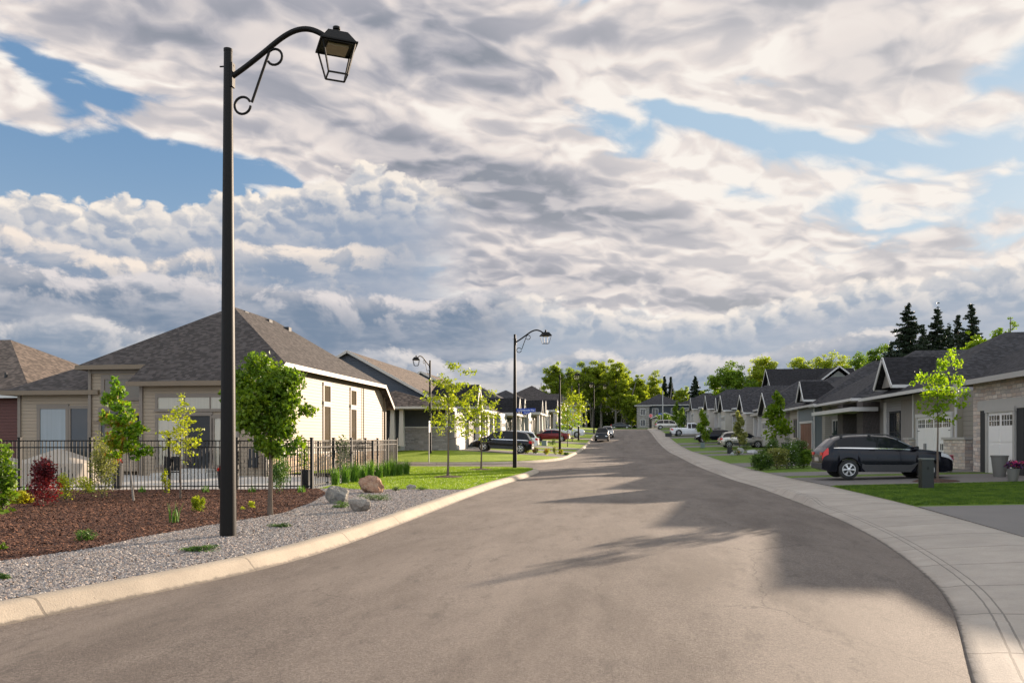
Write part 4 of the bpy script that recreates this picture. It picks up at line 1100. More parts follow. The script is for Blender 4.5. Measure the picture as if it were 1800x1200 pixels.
A.wall(-4.5, -.35, 17.302, 17.6, 0, 3.7, 'stone_t', 'porch_wall')
A.roof(-13.4, -8.6, 1.65, 12.4, 3.85, .42, 'x', (True, True), fh=.2)
A.vents([(-4.6, 7.4, 8.15, .32, .22), (-4.3, 9.6, 8.05, .30, .22), (-3.9, 11.2, 7.85, .3, .2)])
# corner boards
for x, y, z1 in ((-9.0, 1.68, 4.9), (-5.72, .49, 4.2), (.01, .52, 4.2), (-12.80, 2.0, 3.85), (.02, 17.26, 4.9)):
    A.wall(x-.07, x+.07, y-.025, y+.10, 0.002, z1, 'taupe', 'corner_board')
A.wall(-9.0, -5.7, 1.69, 1.76, 4.62, 4.93, 'taupe', 'frieze_board'); A.wall(-5.7, 0.0, .50, .56, 3.98, 4.23, 'taupe', 'frieze_board')
A.wall(.0, .03, .6, 17.2, 4.66, 4.94, 'cream_trim', 'frieze_board')
A.window('f', 1.75, -8.3, -5.95, 3.55, 4.35, (1, 1), fw=.16, pane='glass_t')
A.window('f', 2.05, -11.75, -10.45, .75, 3.05, (1, 1), fw=.16, pane='glass_b'); A.window('f', 2.05, -10.2, -9.35, .75, 3.05, (1, 1), fw=.10, pane='glass')
A.window('f', 1.75, -8.45, -7.6, .85, 2.9, (1, 1), fw=.14)
A.wall(-7.75, -6.2, .95, 1.747, 0.25, 2.35, 'cream_s', 'bump_out'); A.roof(-8.0, -5.95, .60, 1.9, 2.42, .62, 'x', (True, True), fh=.14, mat='roof_b')
A.wall(-6.75, -6.2, 1.4, 1.9, .25, 2.3, 'dark', 'recess') if False else None
A.window('f', .55, -4.95, -3.75, .55, 2.55, (1, 1), fw=.12, pane='glass_c', name='patio_window')
A.window('f', .55, -3.55, -2.55, .30, 2.65, (1, 1), fw=.12, pane='dark', name='patio_door'); A.window('f', .55, -2.35, -1.35, .55, 2.55, (1, 1), fw=.12, pane='glass_c', name='patio_window')
A.window('f', .55, -4.95, -1.35, 2.95, 3.45, (3, 1), fw=.12, pane='glass_c', name='transom')
A.wall(-4.4, -1.9, -.9, .545, -.02, .24, 'conc', 'steps'); A.wall(-3.9, -2.3, -.35, .54, .24, .40, 'conc', 'steps')
A.panel('f', .55, -.75, -.35, .45, 1.25, .16, 'dark', 'meter_box')
for y0 in (7.0, 11.0):
    A.window('xp', 0, y0, y0+.85, .9, 3.3, (1, 1), fw=.13, pane='glass_t'); A.window('xp', 0, y0, y0+.85, 3.55, 4.35, (1, 1), fw=.13, pane='glass_t')
A.wall(-.01, .055, 1.0, 17.25, .0, .95, 'stone_t', 'stone_base'); A.wall(-.01, .085, 1.0, 17.27, .95, 1.03, 'offwhite', 'sill_course')
d_ = MB(); d_.tube([(.40, 16.9, 4.7), (.30, 16.95, 4.45), (.09, 17.0, 4.2), (.09, 17.0, .2), (.25, 17.0, .08)], .04, 6); d_.build('downspout', M['cream_trim'], A.e, True)
d_ = MB(); d_.tube([(.07, 13.0, 4.6), (.07, 13.0, .2)], .03, 6); d_.build('conduit', M['taupe'], A.e, True)
# ----- red house at the far left
B0 = House('red_house', 'dark red sided bungalow with sunlit tan brown shingle roof at the left edge', (-33.0, 36, .15), 0, 'bungalows on the left side of the street', 'white', roofm='roof_c')
B0.wall(-12, 3.6, 0, 14, 0, 3.75, 'red_s'); B0.roof(-12.6, 4.2, -.5, 14.5, 3.75, .50, 'x', (False, True)); B0.window('f', 0, -.8, 1.2, 1.1, 2.9, (2, 1))
B0.vents([(1.0, 1.6, 4.95, .06, .06)])
B9 = House('rear_house', 'low house showing only a dark roof between the red house and the cream bungalow', (-31.5, 52, .5), 0, None, 'white', roofm='roof_b')
B9.wall(-4, 9, 0, 10, 0, 5.3, 'grey_s'); B9.roof(-4.5, 9.5, -.5, 10.5, 5.3, .42, 'x', (True, True))
# ----- dark blue gabled house across the side street
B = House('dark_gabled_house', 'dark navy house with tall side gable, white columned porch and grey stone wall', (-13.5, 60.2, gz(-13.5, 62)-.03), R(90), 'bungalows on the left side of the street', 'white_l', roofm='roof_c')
B.wall(0, 19.5, .0, 15.8, 0, 3.35, 'navy_b'); B.gable(.05, .2, 0, 15.8, 3.35, .55, 'navy_s'); B.gable(19.3, 19.45, 0, 15.8, 3.35, .55, 'navy_s')
B.roof(-.35, 19.9, -.45, 16.25, 3.2, .55, 'x', (False, False))
B.wall(-.10, -.002, .0, 3.3, 0, 1.75, 'stone_g', 'stone_wall'); B.wall(-.14, -.002, -.02, 3.34, 1.75, 1.84, 'white', 'sill_course')
B.wall(-.12, -.005, -.06, .10, 1.84, 3.3, 'white', 'corner_board'); B.wall(-.10, .4, -.08, -.002, 0, 1.75, 'stone_g', 'stone_return')
B.wall(-2.3, -.105, 3.3, 7.5, 0, .35, 'conc', 'porch_floor'); B.wall(-3.1, -2.302, 3.8, 5.8, 0, .18, 'conc', 'steps')
B.roof(-2.6, -.0, -.6, 8.0, 3.28, .30, 'x', (True, True), mat='roof_c', name='porch_roof')
for y in (3.05, 3.75, 7.2): B.column(-1.9, y, .35, 3.2, .42, .28)
B.railing(5.4, 7.0, -1.9, .35, 1.25, 'y'); B.wall(-.06, -.003, 5.2, 6.2, .35, 2.5, 'dark', 'entry_door')
def facade(h, segs, y=0, zt=3.2, trim='white', sl=1):
    """segs: (kind, x0, x1, material)"""
    for k, a, b, mt in segs:
        if k == 'g':    # projecting garage bay with a small gable over it
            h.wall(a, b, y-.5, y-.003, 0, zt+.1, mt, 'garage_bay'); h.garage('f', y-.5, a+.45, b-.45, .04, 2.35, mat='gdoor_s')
            h.wall(a-.02, a+.34, y-.58, y-.505, 0, 1.0, 'stone_g', 'stone_pier'); h.wall(b-.34, b+.02, y-.58, y-.505, 0, 1.0, 'stone_g', 'stone_pier')
        elif k == 'gg':
            h.wall(a, b, y-1.2, y-.003, 0, zt+.1, mt, 'garage_bay'); h.garage('f', y-1.2, a+.45, b-.45, .04, 2.35, mat='gdoor_s')
            h.roof(a-.35, b+.35, y-1.6, y+4, zt, .75, 'y', (False, True)); h.gable(a, b, y-1.2, y-1.05, zt, .75, mt, 'y')
        elif k == 'w': h.window('f', y, a, b, .9, 2.6, (2, 1))
        elif k == 'tw': h.window('f', y, a, b, .5, 2.6, (1, 1))
        elif k == 'd': h.window('f', y, a, b, .2, 2.35, (1, 1), pane='dark', name='entry_door')
        elif k == 'c': h.column(a, y-1.3, .15, zt, .42, .30, base=mt, bh=.8)
        elif k == 'c0': h.column(a, y-1.3, .15, zt, .44, .32)
        elif k == 'p': h.wall(a, b, y-1.6, y-.004, 0, .15, 'conc', 'porch_floor'); h.wall(a, b, y-1.7, y-.005, zt-.02, zt+.22, 'white_l', 'porch_beam')
        elif k == 'dm': # narrow decorative dormer
            h.roof(a, b, y-1.75, y+3, zt+.30, 1.7, 'y', (False, True), mat='roof_k', fascia=True); h.gable(a+.15, b-.15, y-1.5, y-1.4, zt+.25, 1.7, mt, 'y')
        elif k == 'r': h.railing(a, b, y-1.35, .15, 1.05)
facade(B, [('g', .6, 5.4, 'taupe_b'), ('p', 5.4, 9.6, 'white'), ('c0', 6.2, 0, None), ('tw', 6.6, 7.5, None), ('c', 8.9, 0, 'stone_g'), ('r', 6.4, 8.7, None), ('p', 9.6, 13.8, 'white'), ('c0', 10.2, 0, None), ('d', 10.8, 11.9, None), ('c', 13.4, 0, 'stone_g'), ('g', 14.2, 19.0, 'sage_s'), ('dm', 3.4, 5.6, 'taupe_b')])
def left_unit(X, Y, L, name, label, wallm, roofm, segs, depth=15, p=.5, zt=3.2, gab=True, gabm=None):
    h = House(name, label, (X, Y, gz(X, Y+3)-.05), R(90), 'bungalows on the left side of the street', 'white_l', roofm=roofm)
    h.wall(0, L, 0, depth, 0, zt+.1, wallm)
    h.roof(-.35, L+.35, -.45, depth+.45, zt, p, 'x', (not gab, True))
    if gab: h.gable(.05, .2, 0, depth, zt+.1, p, gabm or wallm)
    facade(h, segs, 0, zt)
    return h
std = [('g', .4, 4.9, 'sage_s'), ('p', 4.9, 9.4, 'white'), ('c0', 5.4, 0, None), ('d', 6.3, 7.3, None), ('tw', 7.7, 8.5, None), ('c', 9.0, 0, 'stone_g'), ('p', 9.4, 13.6, 'white'), ('c0', 9.9, 0, None), ('w', 10.4, 12.2, None), ('c', 13.1, 0, 'stone_g'), ('g', 13.7, 18.2, 'taupe_b'), ('dm', 5.6, 7.6, 'taupe_b'), ('dm', 10.2, 12.4, 'sage_s')]
left_unit(-13.4, 83, 18.6, 'gabled_bungalow', 'navy gabled bungalow second along the left row, roof peak behind the thin yellow trees', 'navy_b', 'roof_c', std, 16, .54, gabm='navy_s')
left_unit(-13.0, 104.5, 18.6, 'hipped_bungalow', 'grey bungalow with charcoal hipped roof and pointed white gablets behind the second lamp', 'taupe_b', 'roof_b', std, 15, .52, gab=False)
left_unit(-12.6, 125.5, 18.0, 'far_bungalow', 'small charcoal roofed bungalow with white columns beyond the red sedan', 'offwhite', 'roof_b', std, 14, .5, gab=False)
h = House('far_two_tone_house', 'dark blue walled house with white gridded window ending the left row', (-11.6, 147.5, gz(-11.6, 149)), R(90), 'bungalows on the left side of the street', 'white', roofm='roof_a')
h.wall(0, 13, 0, 12, 0, 4.6, 'navy_s'); h.roof(-.5, 13.5, -.5, 12.5, 4.6, .55, 'x', (True, True)); h.window('xm', 0, 1.2, 3.6, .9, 3.9, (3, 4)); facade(h, [('g', 4, 9, 'offwhite')], 0, 4.2)
h.wall(-.05, -.002, -.02, .3, 0, 4.5, 'white', 'corner_board')
# ----- right-hand row; local x runs toward the camera, local y away from the street
def right(name, label, X, Y, wallm='grey_s', roofm='roof_b', L=12, depth=14, zt=3.65, trim='white', cat='house', gutter=None):
    h = House(name, label, (X, Y, gz(X, Y-2)-.06), R(-90), 'bungalows on the right side of the street', trim, roofm=roofm, gutter=gutter)
    h.wall(0, L, .01, depth, 0, zt+.1, wallm); h.L = L; h.zt = zt; return h
# stone fronted garage block, nearest
R1 = right('stone_fronted_house', 'nearest right house with tan stone front and two white garage doors on dark panels of recess shade', 14.9, 36.2, 'olive_s', 'roof_b', 12.5, 12, 3.75, 'offwhite')
R1.wall(.55, 12.4, -.42, .005, 0, 3.85, 'stone_r', 'stone_front')
R1.roof(.0, 13.0, -.95, 12.4, 3.80, .20, 'x', (True, True), fh=.2)
for a in (1.35, 6.2):
    R1.wall(a-.02, a+3.55, -.47, -.415, .02, 2.55, 'dark', 'door_shade_panel'); R1.wall(a-.2, a+3.75, -.50, -.475, 2.55, 2.95, 'offwhite', 'lintel')  # flat dark panel stands in for the shade of a deep recess
    R1.garage('f', -.472, a+.75, a+2.85, .04, 2.45, win=2, cols=2)
R1.wall(5.1, 5.5, -.48, -.422, 2.62, 3.02, 'white', 'number_plate') 
# olive and grey bungalow with carriage garage door
R2 = right('olive_garage_house', 'olive and grey bungalow with white carriage style garage door behind the tree', 15.8, 51.5, 'grey_s', 'roof_b', 15.6, 16, 3.7)
R2.roof(-.5, 11.2, -1.3, 17, 3.85, .56, 'y', (True, True)); R2.roof(6.2, 16.8, .45, 17, 3.9, .62, 'y', (True, True), name='roof')
R2.wall(5.9, 11.6, -.30, .005, 0, 3.8, 'olive_b', 'garage_bay'); R2.garage('f', -.30, 6.6, 11.0, .04, 2.5, carriage=True)
for x in (5.88, 11.45): R2.wall(x, x+.17, -.36, -.305, 1.1, 3.8, 'white', 'corner_board')
R2.wall(11.2, 13.6, -.75, -.302, 0, 1.35, 'stone_r', 'stone_pier'); R2.wall(11.1, 13.7, -.82, -.25, 1.35, 1.46, 'offwhite', 'pier_cap')
R2.wall(5.5, 6.2, -.62, -.302, 0, 1.35, 'stone_r', 'stone_pier'); R2.wall(5.4, 6.3, -.68, -.25, 1.35, 1.46, 'offwhite', 'pier_cap')
R2.wall(11.65, 15.6, -.06, .0, 0, 3.6, 'olive_s', 'side_wall'); R2.downspout(14.2, -.14, 0, 3.7, M['taupe'])
R2.window('f', .01, 1.2, 2.9, .7, 2.9, (2, 2), frame='dark'); R2.wall(.1, .6, -.05, .0, 0, 3.6, 'white', 'corner_board'); R2.wall(3.2, 5.4, -.05, .0, 0, 3.6, 'taupe_b', 'board_panel')
R2.roof(3.0, 6.0, -1.45, 2.8, 4.3, 1.1, 'y', (False, True), mat='roof_k'); R2.gable(3.2, 5.8, -1.1, -1.0, 4.3, 1.1, 'taupe_b', 'y')
# dark brick entry house
R3 = right('dark_brick_house', 'bungalow with dark brick porch piers, flat white canopy and orange wood panel', 15.8, 64.2, 'taupe_b', 'roof_b', 12.6, 16, 3.7)
R3.roof(-1.6, 10.2, -1.2, 17, 3.85, .62, 'y', (True, True)); R3.roof(-.5, 13.1, -.5, 16.5, 3.84, .40, 'x', (True, True))
for x in (6.0, 10.6): R3.wall(x, x+1.3, -1.0, .005, 0, 3.6, 'brick', 'brick_pier')
R3.wall(7.3, 10.6, -.06, .004, 0, 3.5, 'dark', 'entry_shade_panel'); R3.wall(2.2, 12.6, -1.9, -.3, 2.95, 3.2, 'white', 'canopy')  # dark sheet on the wall stands in for shade in the porch opening
R3.wall(5.0, 5.9, -.16, .004, .15, 2.7, 'wood_o', 'wood_panel'); R3.window('f', .01, .8, 2.2, .9, 2.6, (2, 1)); R3.wall(2.6, 4.8, -.08, .004, 0, 3.5, 'offwhite', 'board_panel')
# slate blue garage
R4 = right('slate_garage_house', 'bungalow with slate grey garage bay, brown door and beige side siding', 15.5, 78, 'beige_s', 'roof_b', 13.2, 16, 3.6)
R4.roof(1.6, 14.0, -1.0, 17, 3.75, .62, 'y', (True, True)); R4.roof(-.5, 13.6, -.4, 16.5, 3.74, .5, 'x', (True, True))
R4.wall(6.4, 12.4, -.55, .005, 0, 3.6, 'slate_b', 'garage_bay'); R4.garage('f', -.55, 7.4, 11.6, .04, 2.35, mat='wood_r', win=0)
for x in (6.35, 12.3): R4.wall(x, x+.17, -.62, -.552, 0, 3.6, 'white', 'corner_board')
R4.wall(5.5, 6.9, -.85, -.56, 0, 1.2, 'stone_r', 'stone_pier'); R4.window('f', .01, 2.0, 3.6, .6, 2.8, (2, 1), frame='taupe'); R4.downspout(5.2, -.1, 0, 3.6)
R4.roof(9.0, 11.6, -1.25, 2.2, 4.2, 1.2, 'y', (False, True), mat='roof_k'); R4.gable(9.2, 11.4, -1.0, -.9, 4.2, 1.2, 'offwhite', 'y')
def rseg(L):
    return [('gg', L-5.6, L-.6, 'beige_s'), ('p', 3.4, L-5.8, 'white'), ('c', L-6.3, 0, 'stone_g'), ('d', L-7.9, L-6.9, None), ('c', 4.2, 0, 'stone_g'), ('tw', 5, 5.8, None), ('w', 1.0, 2.8, None)]
for (nm, lb, X, Y, L, rid, wm, cat_) in [
    ('beige_bungalow', 'beige bungalow with tall brown front gable beside the round young tree', 15.2, 92, 13.4, (88.5-6, 5.6), 'beige_s', 0),
    ('columned_bungalow', 'bungalow with white tapered columns behind the silver hatchback', 15.0, 107, 14.4, (96, 5.8), 'taupe_b', 0),
    ('twin_gablet_bungalow', 'bungalow with two narrow black gablets behind the dark blue hatchback', 14.6, 123, 15.0, (116, 5.6), 'grey_s', 0),
    ('low_bungalow', 'low grey roofed bungalow behind the white pickup', 14.2, 139.5, 15.5, (131, 5.5), 'offwhite', 0),
    ('end_bungalow', 'last bungalow of the right row beside the pale silver estate car', 13.6, 161, 16.5, (152, 5.8), 'beige_s', 0)]:
    h = right(nm, lb, X, Y, wm, 'roof_b', L, 14, 3.3); c = Y-rid[0]; h.roof(c-rid[1], c+rid[1], -.5, 16, 3.45, .62, 'y', (True, True)); h.roof(-.5, L+.5, -.4, 14.4, 3.44, .40, 'x', (True, True)); facade(h, rseg(L), .01, 3.2)
    if nm == 'twin_gablet_bungalow': facade(h, [('dm', 7, 9, 'offwhite')], .01, 3.2)
# tall house behind the right row
T = House('tall_rear_house', 'taller grey house with black roof and white trimmed gable rising behind the right row', (21.5, 118, 1.9), 0, None, 'white', roofm='roof_k')
T.wall(0, 16, 0, 10, 0, 6.0, 'sage_s'); T.roof(-.5, 12, -.5, 10.5, 6.0, .78, 'x', (False, False)); T.gable(.1, .2, 0, 10, 6.0, .78, 'sage_s')
T.wall(3.9, 12.3, -2, -.003, 0, 6.0, 'sage_s'); T.roof(3.1, 13.1, -2.5, 8, 6.0, .8, 'y', (False, True)); T.gable(3.9, 12.3, -2.0, -1.9, 6.0, .8, 'sage_s', 'y')
T.window('f', -2, 7.4, 8.8, 3.4, 4.8, (2, 1))
# two-storey houses across the end street
for (nm, lb, X, Y, w, wm, rt) in [('two_storey_house', 'two storey dark house with stone corner and white windows across the end street', 3.6, 197, 10.5, 'navy_b', 'stone_g'),
                                  ('wide_two_storey_house', 'wide two storey slate house with hipped roof beside the end street trees', 13.6, 194, 13.5, 'navy_s', 'navy_s')]:
    h = House(nm, lb, (X, Y, 4.15), 0, 'two storey houses across the end street', 'white', roofm='roof_b')
    h.wall(0, w, 0, 12, 0, 5.9, wm); h.roof(-.6, w+.6, -.6, 12.6, 5.9, .46, 'x', (True, True))
    h.wall(-.4, 2.6, -1.0, -.003, 0, 5.8, rt, 'stone_bay'); h.roof(-.9, 3.1, -1.4, 3.5, 5.8, .5, 'y', (True, True))
    h.window('f', -1.0, .5, 1.6, .8, 2.3, (2, 1)); h.window('f', -1.0, .5, 1.6, 3.5, 4.9, (2, 1)); h.window('f', 0, 3.4, 4.7, 3.4, 5.0, (2, 1)); h.window('f', 0, w-2.6, w-1.2, 3.4, 5.0, (2, 1))
    h.wall(3.2, w-1.0, -1.6, -.006, 0, 2.6, 'stone_r', 'garage_bay'); h.garage('f', -1.6, 4.2, w-2.0, .02, 2.3); h.roof(2.8, w-.6, -2.1, 1.5, 2.7, .38, 'y', (False, True), mat='roof_k'); h.gable(3.2, w-1.0, -1.6, -1.5, 2.7, .38, 'navy_b', 'y')
    h.window('xm', 0, 3, 4.4, 3.4, 5.0, (2, 1)); h.window('xm', 0, 7, 8.4, .8, 2.6, (2, 1))
h = House('hidden_brown_house', 'brown roofed house partly hidden by the trees left of the road end', (-26, 186, 4.2), 0, 'two storey houses across the end street', 'white', roofm='roof_a')
h.wall(0, 16, 0, 11, 0, 5.4, 'beige_s'); h.roof(-.6, 16.6, -.6, 11.6, 5.4, .5, 'x', (True, True)); h.window('f', 0, 3, 4.6, 3, 4.6, (2, 1)); h.window('f', 0, 11, 12.6, 3, 4.6, (2, 1)); h.window('f', 0, 7, 8.6, 3, 4.6, (2, 1))
# ---------------------------------------------------------------- street lamps
def make_lamp():
    e = empty('street_lamp', (0, 0, 0), 0, None, 'street lamp', 'black gooseneck lanterns along the left kerb')
    H = 7.75
    MB().tube([(0, 0, -.1), (0, 0, H*.5), (0, 0, H)], [.128, .098, .066], 24).build('pole', M['bronze'], e, True)
    b = MB(); b.lathe([(.067, H-.03), (.070, H-.03), (.070, H+.012), (.03, H+.03)], 20)
    b.build('pole_cap', M['bronze'], e, True)
    br = MB(); br.box(.055, .095, -.05, .05, H-.60, H-.22); br.bar((-.14, 0, H-.26), (.10, 0, H-.26), .018); br.build('arm_bracket', M['bronze'], e)
    P = smooth(resample([(.07, 0, H-.43), (.30, 0, H-.29), (.62, 0, H-.07), (.88, 0, H+.12), (1.06, 0, H+.215), (1.24, 0, H+.255), (1.42, 0, H+.225), (1.60, 0, H+.12), (1.74, 0, H+.0)], .07), 4)
    MB().tube(P, .042, 12).build('arm', M['bronze'], e, True)
    def curl(cx, cz, r, a0, a1, n=14): return [(cx+r*cos(a0+(a1-a0)*i/n), 0, cz+r*sin(a0+(a1-a0)*i/n)) for i in range(n+1)]
    s = MB()
    s.tube(curl(.78, H-.165, .125, R(-150), R(150))[::1], .020, 8)
    s.tube([(.685, 0, H-.10), (.64, 0, H-.21), (.40, 0, H-.86)], .021, 8); s.tube(curl(.245, H-.90, .135, R(-5), R(-335), 18), .020, 8)
    s.build('scroll', M['bronze'], e, True)
    # lantern, turned a little on its arm
    cx, zt = 1.80, H+.09
    q = 30
    def Q(x, y, z): 
        a = R(q); return (cx+x*cos(a)-y*sin(a), x*sin(a)+y*cos(a), z)
    def frust(mb, h0, z0, h1, z1):
        p = [Q(*k) for k in [(-h0, -h0, z0), (h0, -h0, z0), (h0, h0, z0), (-h0, h0, z0), (-h1, -h1, z1), (h1, -h1, z1), (h1, h1, z1), (-h1, h1, z1)]]
        mb.add(p, [(0, 3, 2, 1), (4, 5, 6, 7), (0, 1, 5, 4), (1, 2, 6, 5), (2, 3, 7, 6), (3, 0, 4, 7)])
    hd = MB(); frust(hd, .265, zt-.16, .15, zt+.02); frust(hd, .285, zt-.185, .285, zt-.162); o = hd.build('lantern_roof', M['bronze'], e)
    f_ = MB(); f_.lathe([(.05, 0), (.05, .07), (.035, .075), (.058, .09), (.058, .125), (.03, .14)], 16, (cx, 0, zt+.015)); f_.build('finial', M['bronze'], o, True)
    un = MB(); frust(un, .16, zt-.225, .16, zt-.187); un.build('led_panel', plain('led_diffuser', (.30, .24, .16), .5), o)
    cg = MB(); t0, t1, z0, z1 = .245, .145, zt-.19, zt-.63
    cs = [(-1, -1), (1, -1), (1, 1), (-1, 1)]
    for i, (a, b_) in enumerate(cs):
        c, d = cs[(i+1) % 4]
        cg.bar(Q(a*t0, b_*t0, z0), Q(a*t1, b_*t1, z1), .022); cg.bar(Q(a*t1, b_*t1, z1), Q(c*t1, d*t1, z1), .022); cg.bar(Q(a*t0, b_*t0, z0), Q(c*t0, d*t0, z0), .024)
    cg.build('cage', M['bronze'], e)
    return e
lamp = make_lamp()
p1 = at(401, 943); place(lamp, p1, 0, 'largest street lamp, standing in the gravel bed by the near kerb')
def lampcopy(u, v, d, lab, sc=1.0, rz=0, z=None):
    c = copy_tree(lamp); q = atd(u, d); q.z = z if z is not None else q.z; return place(c, q, rz, lab, sc)
L2 = lampcopy(905, 823, 42.8, 'street lamp with blue street name signs on the grass corner', .925)
lampcopy(984, 791, 80, 'street lamp behind the flower strip, in front of the red sedan', .97)
lampcopy(1017, 776, 107, 'slim distant street lamp right of the red sedan', .98)
lampcopy(1044, 759, 130, 'farthest street lamp, just left of the parked dark pickup', 1.0)
lampcopy(756, 814, 58, 'street lamp seen end on beside the dark house, its lantern pointing to the camera', .93, R(-112), gz(-11, 58)-.45)
# street name sign on the second lamp
sg = empty('street_name_sign', (L2.location.x, L2.location.y, L2.location.z), 0, 'two blue street name blades with white lettering on the second lamp', 'street sign')
M['signblue'] = plain('sign_blue', (.006, .045, .33), .4, 0, .05); M['signwhite'] = plain('sign_lettering', (.75, .78, .82), .5, 0, .03)
sm = MB(); sm.box(.10, 1.12, -.11, -.09, 3.02, 3.21); sm.build('name_blade', M['signblue'], sg)
sm = MB(); sm.box(.45, .82, -.13, -.112, 2.90, 3.015); sm.build('name_blade', M['signblue'], sg)
sm = MB(); sm.box(-.10, .12, -.10, -.06, 3.0, 3.24); sm.box(-.10, .47, -.10, -.08, 2.92, 2.96); sm.build('sign_clamp', M['black'], sg)
def text(name, body, size, loc, mat, parent, rx=90, rz=0, w=1.0, align='CENTER'):
    c = bpy.data.curves.new(name, 'FONT'); c.body = body; c.size = size; c.extrude = .002; c.align_x = align; c.align_y = 'CENTER'
    t = bpy.data.objects.new(name+'_curve', c); COL.objects.link(t); bpy.context.view_layer.update()
    me = bpy.data.meshes.new_from_object(t.evaluated_get(bpy.context.evaluated_depsgraph_get())); bpy.data.objects.remove(t)
    me.materials.clear(); o = link(name, me, mat, parent); o.rotation_euler = (R(rx), 0, R(rz)); o.location = loc; o.scale = (w, 1, 1)
    return o
text('lettering', '500', .09, (.21, -.113, 3.10), M['signwhite'], sg); text('lettering', 'Honeysuckle Way', .135, (.68, -.113, 3.11), M['signwhite'], sg, w=.78)
text('lettering', 'Way 50', .09, (.635, -.134, 2.96), M['signwhite'], sg, w=.8)
# ---------------------------------------------------------------- black fence
def post(mb, x, y, z, h, w=.065): mb.box(x-w/2, x+w/2, y-w/2, y+w/2, z, z+h); mb.box(x-w/2-.008, x+w/2+.008, y-w/2-.008, y+w/2+.008, z+h, z+h+.035)
def fence(pts, label, h=1.50, name='metal_fence', gate=None, pitch=.105, wide=0):
    o = pts[0]; e = empty(name, o, 0, label, 'fence', 'black metal fences round the corner yard')
    L = [Vector(p)-Vector(o) for p in pts]
    for i, p in enumerate(L):
        m = MB(); post(m, p.x, p.y, p.z-.05, h+.10, .075+wide); m.build('post', M['black'], e)
    for i in range(len(L)-1):
        a, b = L[i], L[i+1]; mb = MB(); g = gate is not None and i == gate
        for dz in (.12, h-.22, h-.02): mb.bar(a+Vector((0, 0, dz)), b+Vector((0, 0, dz)), .03, .035)
        n = max(2, int((b-a).length/pitch))
        for k in range(1, n):
            q = a.lerp(b, k/n); mb.bar(q+Vector((0, 0, .03)), q+Vector((0, 0, h-.02)), .021)
        if g: mb.box(a.x+.05, a.x+.09, a.y-.04, a.y+.04, .75, .95)
        mb.build('gate' if g else 'fence_panel', M['black'], e)
    return e
fr = [at(u, 862.5-(u-35)*.004) for u in (-85, 35, 160, 298, 417, 548)]
fr = [Vector((-19.8, fr[0].y+.1, fr[0].z))]+fr
fence(fr, 'long black picket fence along the back of the mulch bed', 1.53, gate=4)
n2 = at(697, 823); n2 = Vector((n2.x, n2.y, gz(n2.x, n2.y))); a_ = fr[-1]
sd_ = [a_.lerp(n2, k/6) for k in range(7)]
for q in sd_: q.z = gz(q.x, q.y)
fence(sd_, 'black picket fence running back along the lawn toward the dark house', 1.53, wide=.01, pitch=.22)
fence([n2, Vector((-12.6, n2.y+.3, n2.z)), Vector((-14.75, n2.y+.5, n2.z))], 'short black fence joining the lawn corner to the cream house', 1.50, pitch=.1)
bk = [Vector((-14.8, 31.5, .16)), Vector((-12.4, 31.2, .16)), Vector((-10.0, 31.0, .16))]
fence(bk, 'short black fence across the side passage beside the cream house', 1.42)
# ---------------------------------------------------------------- boulders
def boulder(u, v, w, h, label, mat, seed, d=None, ry=.8):
    rng = np.random.default_rng(seed); p = at(u, v); d = -p.x*ST+p.y*CT; s = d/1400
    bm = bmesh.new(); bmesh.ops.create_icosphere(bm, subdivisions=4, radius=1)
    pl = [(Vector(rng.normal(0, 1, 3)).normalized(), rng.uniform(.55, .85)) for _ in range(12)]
    for q in bm.verts:
        c = q.co.normalized(); r = 1.0
        for n_, k in pl:
            t = c.dot(n_)
            if t > .2: r = min(r, k/t)
        r *= 1+.14*mnoise.noise(c*2.2+Vector((seed, 0, 0)))+.06*mnoise.noise(c*6)+.03*mnoise.noise(c*17); q.co = c*r
    bm.verts.ensure_lookup_table()
    me = bpy.data.meshes.new('boulder'); bm.to_mesh(me); bm.free()
    o = link('boulder', me, mat, None, True)
    try: me.set_sharp_from_angle(angle=R(22))
    except Exception: pass
    o.scale = (w*s*.58, w*s*.52*ry, h*s*.74); o.location = (p.x, p.y+w*s*.3, p.z+h*s*.36); o.rotation_euler = (0, 0, rng.uniform(0, 3))
    o.rotation_euler = (0, 0, 0)
    return tag(o, label, 'boulder', 'boulders on the gravel')
def rock(name, a, b, c):
    m, n, bs = newmat(name); p = wpos(n); k = n.noise(p, 5, 6, .7); f = n.noise(p, 40, 4, .7); v = n.noise(p, 1.8, 3, .6)
    col = n.mix(n.ss(k, .35, .65), a, b); col = n.mix(n.ss(v, .5, .65, 0, .6), col, c)
    n.put(bs.inputs['Base Color'], n.mix(1.0, col, n.mix(f, (.6, .6, .6), (1.3, 1.3, 1.3)), 'MULTIPLY')); bs.inputs['Roughness'].default_value = .9
    n.put(bs.inputs['Normal'], n.bump(n.add(n.mul(k, 2), f), .8, .03)); return m
M['rock_g'] = rock('grey_rock', (.20, .18, .155), (.38, .345, .29), (.10, .10, .10)); M['rock_o'] = rock('orange_rock', (.30, .15, .085), (.46, .30, .20), (.20, .11, .075)); M['rock_p'] = rock('pale_rock', (.27, .24, .21), (.46, .42, .36), (.22, .18, .15))
boulder(590, 886, 40, 33, 'grey angular boulder at the right end of the mulch', M['rock_g'], 14)
boulder(628, 900, 36, 28, 'grey and tan rounded boulder nearest the kerb', M['rock_p'], 8)
boulder(647, 867, 40, 30, 'large orange brown boulder beside the lawn edge', M['rock_o'], 9)
boulder(722, 860, 17, 8, 'small tan boulder at the lawn edge', M['rock_p'], 12)
